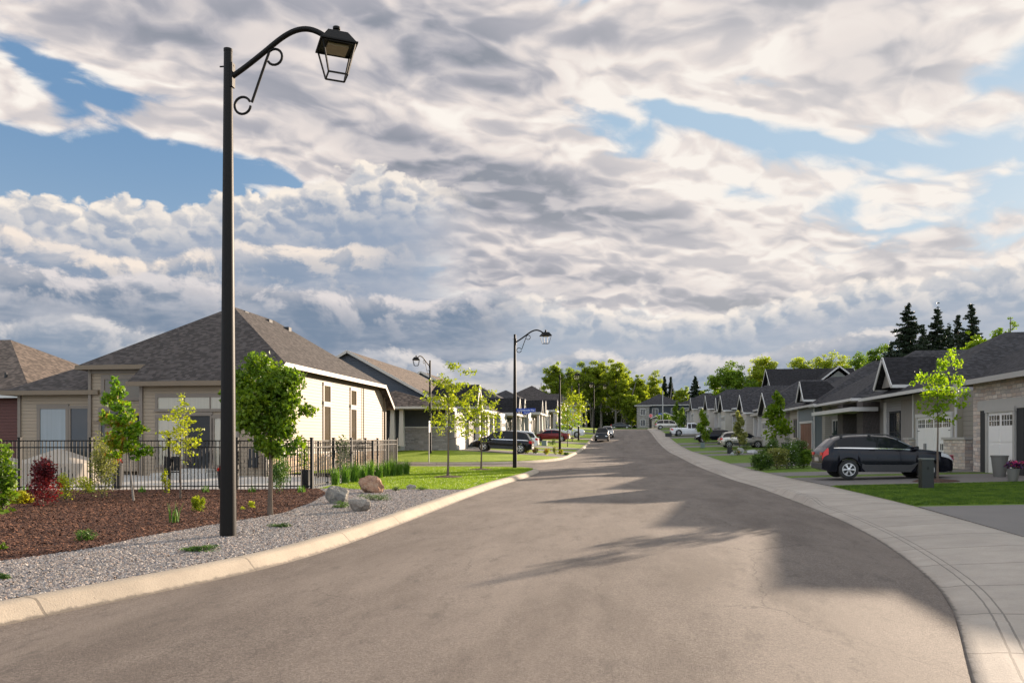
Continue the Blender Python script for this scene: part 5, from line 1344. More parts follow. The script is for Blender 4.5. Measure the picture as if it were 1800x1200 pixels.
# ---------------------------------------------------------------- young trees and bed plants on the left
TG = 'young trees in the left beds and lawn'
def ytree(u, v, vt, label, seed, crown, mat, leaf, n, bark='bark', r0=None, cat='tree', name='young_tree', group=TG, **kw):
    p = at(u, v); d = -p.x*ST+p.y*CT; H = (v-vt)/1400*d
    return tree(name, p, label, cat, group, seed, H*.97, r0 or max(.02, H*.012), crown(d/1400) if callable(crown) and crown.__code__.co_argcount == 1 and crown.__name__ == '<lambda>' else crown, mat, leaf, n, bark if not isinstance(bark, str) else M[bark], **kw), d/1400, H
p = at(475, 906); d3 = -p.x*ST+p.y*CT; s3 = d3/1400
# dense round tree behind the big lamp, clumps given as metres from the trunk
def fillpx(u0, v0, s, L):   # (u, v, ru, rv) in pixels -> clumps
    out = []
    for (u, v, ru, rv) in L:
        for yo in (-.45, 0.0, .45): out.append(((u-u0)*s, yo*ru*s*1.1, (v0-v)*s, ru*s*(1 if yo == 0 else .8), ru*s*.7, rv*s*(1 if yo == 0 else .8), ru*rv*s*s*(1 if yo == 0 else .6)))
    return out
f3 = fillpx(475, 906, s3, [(455, 640, 30, 24), (425, 670, 34, 30), (485, 665, 40, 30), (515, 670, 26, 26), (460, 705, 52, 34), (410, 700, 24, 18), (500, 705, 34, 32), (455, 745, 42, 30), (495, 745, 30, 30), (470, 780, 30, 20), (545, 722, 16, 12), (430, 735, 26, 24), (485, 795, 14, 12), (392, 690, 12, 8)])
tree('young_tree', p, 'dense round bright green tree right of the big lamp', 'tree', TG, 31, (906-640)*s3, .055, prof((0, .3), (.4, .8), (1, .3)), LM['round'], .095, 10500, M['bark'], nlimb=14, first=.42, upness=.7, clump=.14, fill=f3, hollow=.1, zs=1, droop=.5)
p = at(237, 881); d1 = -p.x*ST+p.y*CT; s1 = d1/1400
f1 = fillpx(237, 881, s1, [(200, 672, 9, 14), (206, 690, 14, 16), (190, 700, 16, 14), (212, 715, 20, 14), (180, 732, 12, 12), (203, 740, 24, 15), (220, 738, 12, 14), (215, 765, 26, 18), (195, 775, 18, 14), (240, 755, 10, 20), (230, 785, 20, 14), (262, 792, 12, 10), (245, 795, 14, 7), (200, 800, 16, 8)])
tree('young_tree', p, 'leaning red tipped maple sapling left of the big lamp', 'tree', TG, 32, (881-700)*s1, .028, prof((0, .3), (.5, .4), (1, .15)), LM['redtip'], .10, 2500, M['bark_g'], nlimb=7, first=.45, clump=.10, fill=f1, hollow=.1, lean=-.10, droop=.6, aspect=.9)
p = at(317, 877); d2 = -p.x*ST+p.y*CT; s2 = d2/1400
f2 = fillpx(317, 877, s2, [(318, 700, 9, 12), (312, 722, 16, 10), (335, 720, 12, 8), (295, 735, 16, 7), (325, 742, 20, 8), (283, 760, 14, 6), (312, 760, 22, 9), (345, 755, 14, 5), (330, 775, 18, 6), (298, 778, 14, 5), (305, 790, 6, 3), (335, 785, 12, 4)])
tree('young_tree', p, 'thin yellow green sapling in front of the patio windows', 'tree', TG, 33, (877-700)*s2, .030, prof((0, .2), (.4, .75), (1, .15)), LM['gold'], .075, 1200, M['bark'], nlimb=11, first=.42, clump=.10, fill=f2, hollow=.1, upness=.35, droop=.2)
for (u, v, L, seed, lab, n) in [
    (787, 839, [(800, 645, 20, 9), (825, 655, 18, 8), (780, 672, 22, 8), (812, 676, 20, 8), (755, 700, 18, 8), (800, 705, 26, 10), (825, 700, 14, 8), (775, 730, 16, 7), (810, 735, 16, 8), (765, 745, 10, 6), (790, 640, 10, 6), (840, 682, 12, 6), (748, 690, 8, 4), (795, 755, 8, 4)], 34, 'open yellow green tree on the lawn, left of the pair', 1900),
    (846, 826, [(862, 690, 14, 8), (845, 705, 18, 10), (868, 712, 12, 8), (835, 722, 12, 8), (855, 735, 12, 8), (838, 745, 12, 6), (875, 705, 8, 6), (832, 690, 14, 9), (846, 760, 8, 6)], 35, 'open yellow green tree on the lawn, right of the pair', 1300)]:
    p = at(u, v); d_ = -p.x*ST+p.y*CT; s_ = d_/1400
    f_ = fillpx(u, v, s_, L)
    tree('young_tree', p, lab, 'tree', TG, seed, (v-min(q[1] for q in L)-8)*s_, .05, prof((0, .4), (.5, 1.5), (1, .4)), LM['locust'], .17, n, M['bark'], nlimb=13, first=.38, clump=.22, fill=f_, hollow=.1, upness=.55, droop=.3, aspect=.4)
    ring = MB(); ring.lathe([(.75, -.02), (.55, .05), (.1, .09)], 20); o_ = ring.build('mulch_ring', M['mulchbase']); o_.location = p; tag(o_, 'dark mulch ring round the trunk of %s lawn tree' % ('the left' if u < 800 else 'the right'), 'mulch ring')
BG = 'low plants in the mulch and gravel beds'
def bpx(u, v, w, h, *a, **k):
    """bush of w x h pixels at its base pixel"""
    p = at(u, v); s = (-p.x*ST+p.y*CT)/1400
    return p, w*s/2, h*s
def pb(name, u, v, w, h, label, seed, mat, leaf, n, cat='shrub', group=BG, flowers=None, **k):
    p, rx, hh = bpx(u, v, w, h); return bush(name, p, label, cat, group, seed, rx, rx*.8, hh, LM[mat], leaf, n, flowers, **k)
pb('burgundy_shrub', 75, 890, 80, 88, 'burgundy leaved shrub in front of the covered table', 41, 'red', .065, 3000, k=12)
pb('variegated_shrub', 180, 876, 58, 112, 'tall cream and olive variegated shrub beside the maple sapling', 42, 'olive', .05, 3600, k=12)
pb('leafy_shrub', 8, 905, 60, 130, 'big leaved green shrub cut by the left edge', 43, 'round', .12, 600, k=9)
pb('golden_groundcover', 32, 886, 60, 24, 'bright yellow groundcover left of the burgundy shrub', 44, 'yellow', .07, 1100)
pb('leafy_shrub', 118, 880, 42, 50, 'small yellow green shrub between the burgundy and variegated ones', 45, 'gold', .05, 900)
pb('leafy_shrub', 150, 868, 50, 34, 'low yellow green shrub at the foot of the fence panel', 46, 'gold', .05, 700)
pb('climbing_shrub', 292, 868, 20, 46, 'narrow yellow green shrub left of the thin sapling', 47, 'gold', .055, 300)
pb('golden_shrub', 349, 900, 28, 32, 'round golden shrub in the middle of the mulch', 48, 'gold', .045, 1100)
pb('small_golden_shrub', 443, 894, 20, 14, 'small golden shrub just right of the big lamp', 49, 'gold', .035, 260)
pb('small_golden_shrub', 427, 897, 12, 9, 'tiny golden shrub close to the big lamp', 50, 'gold', .03, 120)
pb('spreading_juniper', 148, 952, 46, 22, 'orange green spreading juniper in the near mulch', 51, 'jun', .045, 700, aspect=.3)
pb('creeping_juniper', 358, 970, 84, 11, 'flat creeping juniper in the gravel below the big lamp', 52, 'jun', .04, 1200, aspect=.3, k=12)
pb('creeping_juniper', 490, 927, 46, 9, 'flat creeping juniper in the gravel below the round tree', 53, 'jun', .04, 700, aspect=.3, k=10)
pb('creeping_juniper', 598, 893, 44, 12, 'creeping juniper between the two grey boulders', 54, 'jun', .04, 800, aspect=.3, k=10)
pb('creeping_juniper', 662, 880, 70, 13, 'wide creeping juniper right of the grey boulders', 55, 'jun', .04, 1100, aspect=.3, k=14)
pb('creeping_juniper', 697, 863, 22, 9, 'small juniper left of the small tan boulder', 56, 'jun', .04, 400, aspect=.3)
pb('creeping_juniper', 741, 862, 24, 8, 'small juniper right of the small tan boulder', 57, 'jun', .04, 400, aspect=.3)
pb('creeping_juniper', 3, 1020, 36, 17, 'small juniper in the gravel at the left edge', 58, 'jun', .035, 500, aspect=.3)
pb('leafy_shrub', 4, 968, 14, 16, 'tiny green plant at the left edge of the mulch', 59, 'maple', .05, 60)
tuft('grass_tuft', at(306, 920), 'thin clump of iris leaves in the mulch', 'grass clump', BG, 60, .16, .38, LM['reed'], 22, .012)
for i, u in enumerate((46, 160, 250, 362, 443, 530)): tuft('grass_tuft', at(u, 866), ['small grass tuft at the foot of the left fence post', 'small grass tuft below the variegated shrub', 'small grass tuft right of the maple sapling', 'small grass tuft left of the big lamp by the fence', 'small grass tuft by the fence right of the big lamp', 'small orange grass tuft by the fence corner'][i], 'grass clump', BG, 61+i, .18, .22, LM['reed'], 40, .010)
# weeping evergreen
p, rx, hh = bpx(492, 868, 62, 96)
bush('weeping_evergreen', p, 'dark weeping evergreen behind the round tree trunk', 'evergreen shrub', BG, 70, rx*.8, rx*.8, hh, LM['jun'], .07, 2600, z0=.05, k=10, droop=1.0, aspect=.3)
RG = 'upright feather reed grasses along the lawn'
labs = ['first reed grass clump right of the fence corner', 'second reed grass clump from the fence corner', 'third reed grass clump from the fence corner', 'fourth reed grass clump, behind the orange boulder', 'fifth reed grass clump, tallest of the row', 'sixth reed grass clump of the row', 'seventh reed grass clump of the row', 'eighth reed grass clump of the row', 'ninth reed grass clump, second from the lawn end', 'last reed grass clump of the row at the lawn end']
for i, (u, v, h) in enumerate([(590, 853, 26), (607, 850, 30), (623, 848, 30), (638, 845, 26), (651, 842, 27), (666, 840, 22), (679, 838, 24), (690, 837, 26), (702, 836, 22), (714, 834, 22)]):
    p = at(u, v); s = (-p.x*ST+p.y*CT)/1400; tuft('reed_grass', p, labs[i], 'ornamental grass', RG, 80+i, .22, h*s*1.2, LM['reed'], 170, .011, .42)
# potted plants behind the fence
def pot(u, v, w, h, label, mat, profile='cone', name='planter', cat='planter', z=None, d=None):
    p = at(u, v) if d is None else atd(u, d); s = (-p.x*ST+p.y*CT)/1400; r = w*s/2; H = h*s
    e = empty(name, p, 0, label, cat)
    m = MB(); m.lathe([(r*.62, 0), (r*.66, .02), (r*.93, H*.93), (r, H*.94), (r, H), (r*.88, H), (r*.86, H*.9)], 22); m.build('pot', mat, e, True)
    return e, r, H
def potted(u, v, w, h, ph, label, mat, foliage, fl=None, seed=0, pw=None, leaf=.05, n=500, k=7):
    e, r, H = pot(u, v, w, h, label, mat); p = e.location; s = (-p.x*ST+p.y*CT)/1400
    rng = np.random.default_rng(seed); R_ = (pw or w)*s/2; hh = ph*s
    cl = []
    for i in range(k): a = rng.uniform(0, 6.28); q = rng.random()*.6; cl.append((cos(a)*q*R_, sin(a)*q*R_, H+hh*rng.uniform(.25, .8), R_*.45, R_*.45, hh*.3, 1))
    cl.append((0, 0, H+hh*.2, R_*.7, R_*.7, hh*.25, 1))
    P = crown_points(rng, cl, n, .2); V, F = leaves(P, leaf, rng, .2); link('foliage', npmesh('foliage', V, F), LM[foliage], e)
    for fm, fn in (fl or []):
        P = crown_points(rng, cl, fn, .8); P = P[P[:, 2] > H*.95]; V, F = leaves(P, .07, rng, 0, aspect=1.0); link('flowers', npmesh('flowers', V, F), LM[fm], e)
    return e
M['pot_k'] = plain('black_planter', (.02, .02, .022), .5); M['pot_g'] = plain('grey_green_planter', (.15, .145, .13), .7)
potted(537, 859, 19, 34, 56, 'tall black tapered planter with leafy green tree inside the fence', M['pot_k'], 'maple', None, 90, 40, .07, 420)
pb('laurel_shrub', 605, 840, 62, 76, 'dark glossy shrub against the cream side wall', 91, 'shrub', .10, 900, group='shrubs by the cream house')
potted(207, 858, 20, 44, 12, 'dark square planter with red flowers beside the variegated shrub', M['pot_k'], 'shrub', [('redf', 160)], 92, 22, .05, 120)
potted(388, 858, 12, 30, 10, 'dark planter with red flowers half hidden behind the big lamp', M['pot_k'], 'shrub', [('redf', 160)], 93, 14, .05, 80)
# covered patio furniture
M['cover'] = plain('beige_canvas_cover', (.33, .285, .235), .85, 0, .15, 2, bumpk=.2)
def cover(x, y, z, sx, sy, h, peak, label, name='covered_table'):
    n = 24; V = []; F = []; rng = np.random.default_rng(int(x*10) % 97+3)
    for j, (k, zz) in enumerate([(1.03, 0), (1.01, h*.5), (1, h*.95), (.93, h), (.5, h+peak*.5), (.06, h+peak)]):
        for i in range(n):
            a = 2*pi*i/n+pi/4; q = 1/max(abs(cos(a)), abs(sin(a))); q = min(q, 1.28)
            w_ = 1+(.035*sin(i*2.6+j) if j < 3 else 0); V.append((sx/2*k*q*cos(a)*w_, sy/2*k*q*sin(a)*w_, zz))
    for j in range(5):
        for i in range(n): F.append((j*n+i, j*n+(i+1) % n, (j+1)*n+(i+1) % n, (j+1)*n+i))
    F.append(tuple(5*n+i for i in range(n))); F.append(tuple(reversed(range(n))))
    m = MB(); m.v = V; m.f = F; o = m.build(name, M['cover'], None, True); o.location = (x, y, z); return tag(o, label, 'furniture cover', 'canvas covered patio furniture')
q = atd(104, 28.3); cover(q.x, q.y, q.z-.02, 2.5, 1.7, .78, .45, 'wide peaked beige canvas cover over a patio table')
q = atd(16, 28.0); cover(q.x, q.y, q.z-.02, 1.0, .9, .82, .12, 'small beige canvas cover over a chair at the left edge', 'covered_chair')
ch = empty('patio_chair', atd(302, 28.5), R(30), 'black sling patio chair behind the thin sapling', 'chair')
m = MB(); m.bar((-.25, -.2, .4), (.25, -.2, .4), .03); m.bar((-.25, .25, .38), (.25, .25, .38), .03); m.box(-.25, .25, -.2, .25, .37, .40); m.build('seat', M['black'], ch)
m = MB(); m.bar((-.25, .25, .4), (-.25, .42, .95), .03); m.bar((.25, .25, .4), (.25, .42, .95), .03); m.add([(-.24, .26, .42), (.24, .26, .42), (.24, .41, .93), (-.24, .41, .93)], [(0, 1, 2, 3)]); m.build('backrest', M['black'], ch)
for x in (-.25, .25):
    for y in (-.2, .25): m = MB(); m.bar((x, y, 0), (x, y, .4), .028); m.build('leg', M['black'], ch)
# hose-green lounge table
# ---------------------------------------------------------------- cars
CG = 'cars parked on the drives and the road'
navy = paint('dark_navy_paint', (.004, .005, .010)); blackp = paint('black_paint', (.006, .006, .007)); silver = paint('silver_paint', (.42, .42, .41), .25, .6); whitep = paint('white_paint', (.60, .61, .62), .2, 0)
redp = paint('dark_red_paint', (.13, .012, .014)); champ = paint('champagne_paint', (.40, .37, .33), .25, .6); greyp = paint('charcoal_paint', (.04, .042, .045), .2, .5)
c0 = make_car('dark navy estate car with roof rails parked on the near right drive', CG, navy, [(0, .82), (.008, 1.02), (.03, 1.14), (.105, 1.47), (.15, 1.57), (.24, 1.61), (.40, 1.63), (.50, 1.60), (.56, 1.54), (.735, 1.14), (.80, 1.10), (.90, 1.04), (.96, .95), (.985, .84), (1, .64)], L=4.52, W=1.78, H=1.60, wheel=.352, rails=True, belt=(1.13, 1.04), pillars=(.245, .42), glassx=(.085, .685), shieldx=(.565, .725), rearx=(.038, .108), name='estate_car', ax=(.20, .80))
def carat(c, u, d, rz, z=0): q = atd(u, d); c.location = (q.x, q.y, q.z+.012+z); c.rotation_euler = (0, 0, rz); return c
carat(c0, 1547, 29.6, R(1))
c1 = make_car('black crossover facing the navy house, parked behind the lawn trees', CG, blackp, SUVP, L=4.75, W=1.92, H=1.72, wheel=.37, pillars=(.27, .48), spokes=5, name='parked_car')
q = Vector((-9.6, 63.3)); c1.location = (q.x, q.y, gz(q.x, q.y)+.02); c1.rotation_euler = (0, R(-3.2), pi)
c2 = make_car('white crossover with tall red tail lamps mostly hidden behind the black one', CG, whitep, SUVP, L=4.6, W=1.84, H=1.68, detail=False, spokes=5)
c2.location = (-10.3, 75, gz(-10.3, 75)+.02); c2.rotation_euler = (0, R(-2), pi)
c3 = make_car('dark red saloon on the left drive behind the third lamp', CG, redp, SEDP, L=4.7, W=1.8, H=1.46, wheel=.32, detail=False, spokes=5, pillars=(.45,), glassx=(.16, .73), shieldx=(.61, .745), rearx=(.165, .285), name='saloon_car')
c3.location = (-9.0, 99.2, gz(-9.0, 99.2)+.02); c3.rotation_euler = (0, 0, pi-R(4))
c4 = make_car('white pickup right of the red saloon', CG, whitep, TRKP, L=5.6, W=2.0, H=1.88, wheel=.40, detail=False, pillars=(.51,), glassx=(.415, .69), shieldx=(.63, .715), rearx=(.39, .412), name='pickup_truck', cat='pickup truck')
c4.location = (-8.3, 112.2, gz(-8.3, 112.2)+.02); c4.rotation_euler = (0, 0, R(8))
c5 = make_car('dark pickup facing the camera, parked on the road by the left kerb', CG, blackp, TRKP, L=5.4, W=1.95, H=1.84, wheel=.40, detail=True, pillars=(.51,), glassx=(.415, .69), shieldx=(.63, .715), rearx=(.39, .412), name='pickup_truck', cat='pickup truck')
carat(c5, 1058.5, 109, R(-90)); c5.location.z = zr(c5.location.y)+.01
c6 = make_car('silver car directly behind the dark pickup on the road', CG, silver, SUVP, L=4.6, W=1.84, H=1.68, detail=False)
carat(c6, 1068, 119, R(-90)); c6.location.z = zr(c6.location.y)+.01
c7 = make_car('pale silver estate car at the far right near the stop sign', CG, champ, SUVP, L=4.9, W=1.9, H=1.74, detail=False); carat(c7, 1175, 146, R(4))
c8 = make_car('white pickup seen from behind on the far right drive', CG, whitep, TRKP, L=5.7, W=2.0, H=1.9, wheel=.42, detail=False, pillars=(.51,), glassx=(.415, .69), shieldx=(.63, .715), rearx=(.39, .412), name='pickup_truck', cat='pickup truck'); carat(c8, 1213, 117, R(6))
c9 = make_car('dark blue hatchback facing the road between the pickup and silver car', CG, navy, SUVP, L=4.3, W=1.8, H=1.56, detail=False, name='parked_car'); carat(c9, 1253, 98, pi+R(4))
c10 = make_car('silver crossover on the right drive behind the white boulders', CG, champ, SUVP, L=4.6, W=1.86, H=1.68, detail=True, spokes=5); carat(c10, 1304, 82, R(3))
c11 = make_car('dark grey saloon far away on the end street', CG, greyp, SEDP, L=4.6, W=1.8, H=1.45, wheel=.32, detail=False, pillars=(.45,), glassx=(.16, .73), shieldx=(.61, .745), rearx=(.165, .285), name='saloon_car'); q = atd(1091, 184); c11.location = (q.x, q.y, zr(q.y)+.1)
# ---------------------------------------------------------------- right-hand yard things
def pedestal(u, v, w, h, label, mat, top=None, depth=1.0, name='utility_pedestal', rz=0):
    p = at(u, v); s = (-p.x*ST+p.y*CT)/1400; W_ = w*s/2; H_ = h*s
    e = empty(name, p, R(rz), label, 'utility box', 'utility boxes on the lawns')
    m = MB(); m.box(-W_, W_, -W_*depth, W_*depth, 0, H_*.93); m.build('cabinet', mat, e, bevel=.015)
    m = MB(); m.box(-W_*1.06, W_*1.06, -W_*depth*1.08, W_*depth*1.08, H_*.93, H_*.985); m.build('lid', top or mat, e, bevel=.012)
    m = MB(); m.box(-W_*.05, W_*.05, -W_*depth-.01, -W_*depth+.001, H_*.62, H_*.72); m.build('latch', M['black'], e)
    return e
M['dkgreen'] = plain('dark_green_cabinet', (.004, .008, .0065), .45, 0, .15, 6); M['ltop'] = plain('weathered_green_lid', (.10, .11, .095), .5); M['ggreen'] = plain('grey_green_cabinet', (.13, .17, .16), .5)
pedestal(1628, 859, 21, 55, 'dark green utility box with pale lid on the near right lawn', M['dkgreen'], M['ltop'], .7, rz=4)
pedestal(1283, 797, 9, 12, 'small dark green utility box beside the white boulders', M['dkgreen'])
pedestal(1352-117, 787, 7, 10, 'grey green utility box in front of the dark blue hatchback', M['ggreen'])
pedestal(957, 783, 9, 9, 'green utility box on the left lawn beside the third lamp', M['ggreen'])
pedestal(1175, 767, 11, 6, 'low black utility box beyond the far right drive', M['pot_k'])
p = at(1648, 846); dt = -p.x*ST+p.y*CT; st = dt/1400
ft = fillpx(1650, 846, st, [(1672, 622, 12, 12), (1660, 640, 14, 14), (1683, 640, 10, 12), (1625, 662, 14, 14), (1650, 668, 22, 16), (1682, 668, 16, 14), (1640, 692, 20, 16), (1670, 695, 24, 18), (1698, 692, 8, 12), (1650, 718, 16, 10), (1620, 712, 10, 8), (1608, 672, 6, 5), (1690, 712, 12, 7), (1655, 735, 8, 8)])
tree('young_tree', p, 'backlit yellow green tree on the near right lawn', 'tree', 'young trees along the right lawns', 101, (846-640)*st, .040, prof((0, .3), (.5, .8), (1, .3)), leafmat('backlit_leaves', [(.08, .17, .008), (.20, .32, .012), (.40, .50, .02)], .65), .12, 1350, M['bark'], nlimb=9, first=.5, clump=.14, fill=ft, hollow=.1, droop=.7, aspect=.7)
ring = MB(); ring.lathe([(.8, -.02), (.6, .06), (.1, .10)], 20); o_ = ring.build('mulch_ring', M['mulchbase']); o_.location = p; tag(o_, 'dark mulch ring round the near right tree', 'mulch ring')
YR = 'young trees along the right lawns'
for (u, v, vt, hw, lab, seed, mt, nm) in [(1363, 797, 690, 26, 'round topped young tree left of the beige siding wall', 102, 'maple', 'young_tree'), (1299, 796, 724, 13, 'narrow olive young tree in front of the silver crossover', 103, 'olive', 'young_tree'),
        (1236, 782, 720, 14, 'young tree in front of the dark blue hatchback', 104, 'maple', 'young_tree'), (1198, 760, 717, 10, 'bushy young tree near the far silver estate car', 105, 'round', 'young_tree'), (1188, 752, 706, 9, 'light green young tree by the concrete pole', 106, 'maple', 'young_tree'), (1123, 750, 722, 7, 'small upright tree in front of the two storey house', 107, 'maple', 'young_tree'), (1102, 746, 731, 5, 'small yellow green tree at the road end', 108, 'locust', 'young_tree')]:
    p = at(u, v); s = (-p.x*ST+p.y*CT)/1400; H = (v-vt)*s; w = hw*s
    lo = .30 if seed in (102, 103) else .18
    fl = [(random.Random(seed+i).uniform(-.5, .5)*w*(1-abs(t-.42)), random.Random(seed*3+i).uniform(-.5, .5)*w, H*t, w*.62*(1.15-abs(t-.42)*1.6), w*.6*(1.15-abs(t-.42)*1.6), H*.10, 1) for i, t in enumerate(np.linspace(lo, .94, 11))]
    tree(nm, p, lab, 'tree', YR, seed, H, .04, prof((0, .3*w), (.4, w*.9), (1, .2*w)), LM[mt], .05*H+.06 if H < 5 else .3, 1300, M['bark'], nlimb=9, first=.3, clump=w*.3, fill=fl, hollow=.15, upness=.7)
pb('conifer_shrub', 1421+17, 800, 22, 78, 'narrow dark conifer beside the slate garage door', 110, 'darkcon', .09, 1500, cat='conifer', group='conifers by the right houses', aspect=.35, k=12) if False else None
spruce('column_conifer', atd(1458, 66), 'narrow dark columnar conifer right of the slate garage', 'conifers by the right houses', 111, 3.6, .55, LM['darkcon'], M['bark'], 1800, .13)
spruce('blue_conifer', atd(1473, 60), 'small blue green conifer above the estate car roof', 'conifers by the right houses', 112, 2.3, .65, LM['bluejun'], M['bark'], 1500, .12)
spruce('garden_conifer', at(1250, 757), 'dark conical evergreen near the far white pickup', 'conifers by the right houses', 113, 5.0, 1.1, LM['darkcon'], M['bark'], 1500, .25)
SG = 'flowering shrubs by the right drives'
for (u, v, w, h, lab, seed, mt, fl) in [(1338, 826, 44, 34, 'white flowered shrub at the left end of the drive hedge', 120, 'shrub', ('whitef', 60, .05)), (1366, 824, 44, 36, 'cream feathery shrub behind the white flowered ones', 121, 'olive', ('whitef', 60, .06)), (1383, 823, 46, 42, 'large white flowered shrub in the middle of the hedge', 122, 'shrub', ('whitef', 130, .06)), (1412, 822, 34, 30, 'light green mounded shrub next to the estate car', 123, 'round', None), (1353, 815, 40, 40, 'grey leaved shrub at the back of the drive hedge', 124, 'shrub', ('whitef', 60, .05)), (1400, 812, 40, 36, 'tall white flowered shrub at the back of the hedge', 125, 'shrub', ('whitef', 160, .06))]:
    pb('flowering_shrub', u, v, w*1.15, h*1.1, lab, seed, mt, .09, 3600, group=SG, flowers=(LM[fl[0]], fl[1], fl[2]) if fl else None, k=10)
pb('yellow_perennial', 1296, 800, 20, 14, 'yellow flowered mound beside the white boulders', 126, 'shrub', .07, 500, group=SG, flowers=(LM['yellowf'], 90, .06)); pb('green_shrub', 1310, 792, 20, 16, 'dark shrub behind the small utility box', 127, 'shrub', .07, 500, group=SG)
def wb(u, v, w, h, lab, seed): 
    o = boulder(u, v, w*.8, h*.75, lab, M['white_rock'], seed); o['group'] = 'white boulders by the right drive'
M['white_rock'] = rock('white_rock', (.42, .43, .43), (.60, .60, .60), (.34, .34, .35)); wb(1300, 797, 19, 13, 'square white boulder in front of the silver crossover', 21); wb(1323, 797, 20, 9, 'low white boulder right of the square one', 22); wb(1288, 800, 9, 7, 'little white boulder left of the square one', 23)
potted(1667, 830, 16, 22, 9, 'grey tapered planter of magenta petunias by the carriage garage door', M['pot_g'], 'shrub', [('pink', 260)], 130, 22, .05, 260)
potted(1781, 847, 22, 24, 14, 'grey tapered planter of purple and pink petunias by the right edge', M['pot_g'], 'shrub', [('purple', 320), ('pink', 110)], 131, 38, .05, 300)
e_, r_, h_ = pot(1757, 838, 29, 38, 'tall grey green urn before the white garage door', M['pot_g'], name='urn')
ps = at(1384, 800); potted(1384, 800, 22, 22, 10, 'black trough planter with greenery beside the beige wall', M['pot_k'], 'shrub', None, 132, 22, .06, 200)
for (x, y, lab, sd) in [(14.1, 47.4, 'dark trough of grasses beside the dark window', 133)]:
    pass
# house number on the stone front
tn = text('house_number', '25', .24, (5.30, -.486, 2.82), M['black'], R1.e, 90, 0)
# stop sign and street sign at the end street
M['stopred'] = plain('stop_red', (.55, .02, .02), .4, 0, .05); M['pole_g'] = plain('galvanised_pole', (.33, .33, .32), .5, .5)
q = atd(1144, 163); ss_ = empty('stop_sign', (q.x, q.y, q.z), 0, 'red octagonal stop sign at the end of the road', 'stop sign')
m = MB(); m.tube([(0, 0, 0), (0, 0, 2.9)], .03, 8); m.build('post', M['dkgreen'], ss_)
m = MB(); m.prism([(.40*cos(R(22.5+45*k)), 2.6+.40*sin(R(22.5+45*k))) for k in range(8)], -.055, -.035, lambda a, b, c: (a, c, b)); m.build('sign_border', M['signwhite'], ss_)
m = MB(); m.prism([(.365*cos(R(22.5+45*k)), 2.6+.365*sin(R(22.5+45*k))) for k in range(8)], -.065, -.056, lambda a, b, c: (a, c, b)); m.build('sign_face', M['stopred'], ss_)
text('lettering', 'STOP', .26, (0, -.068, 2.6), M['signwhite'], ss_, w=.85)
q = atd(1161, 165); sn = empty('street_name_sign', q, 0, 'small blue street sign on a thin post near the concrete pole', 'street sign'); m = MB(); m.tube([(0, 0, 0), (0, 0, 3.1)], .03, 8); m.build('post', M['pole_g'], sn); MB().box(-.45, .45, -.05, -.03, 2.85, 3.1).build('name_blade', M['signblue'], sn)
q = atd(1165, 160); m = MB(); m.tube([(0, 0, 0), (0, 0, 7.6)], [.13, .09], 10); o_ = m.build('concrete_pole', M['pole_g'], None, True); o_.location = q; tag(o_, 'pale bare concrete pole near the end of the road', 'pole')
q = atd(754, 49.6); q.z = gz(q.x, 52)-.02; ps_ = empty('sign_post', q, R(97), 'thin post with a white sign seen edge on beside the navy house', 'sign'); m = MB(); m.tube([(0, 0, 0), (0, 0, 2.6)], .028, 8); m.build('post', M['pole_g'], ps_)
m = MB(); m.box(-.30, .30, -.045, -.03, 1.9, 2.6); m.build('sign_plate', M['signwhite'], ps_)
# flower strip by the left road
FG = 'flower mounds on the left lots'
for i, (u, v, w, h, mt, fl, lab) in enumerate([(925, 797, 14, 12, 'gold', 'yellowf', 'yellow mound behind the second lamp'), (941, 797, 10, 9, 'shrub', 'redf', 'small red flecked shrub of the flower strip'), (960, 799, 12, 9, 'gold', 'redf', 'red flower mound in the flower strip'), (976, 799, 9, 13, 'olive', None, 'upright variegated shrub of the flower strip'), (986, 799, 10, 7, 'gold', 'yellowf', 'yellow green mound at the foot of the third lamp'), (995, 800, 10, 4, 'jun', None, 'low juniper at the end of the flower strip'), (972, 782, 12, 9, 'shrub', None, 'dark clipped shrub beside the green utility box'), (940, 770, 9, 6, 'shrub', 'redf', 'red flowers by the white columns')]):
    pb('flower_mound', u, v, w*1.35, h*1.35, lab, 140+i, mt, .09, 420, group=FG, flowers=(LM[fl], 130, .07) if fl else None)
tree('ornamental_tree', at(998, 785), 'orange tipped young tree hiding the red saloon', 'tree', TG, 151, 4.6, .05, prof((0, .5), (.5, 1.4), (1, .5)), LM['redtip'], .2, 900, M['bark'], nlimb=8, first=.4, clump=.6)
tree('ornamental_tree', at(1006, 776), 'yellow green young tree behind the fourth lamp', 'tree', TG, 152, 6.5, .06, prof((0, .8), (.5, 2.0), (1, .8)), LM['locust'], .3, 1000, M['bark'], nlimb=9, first=.3, clump=.8)
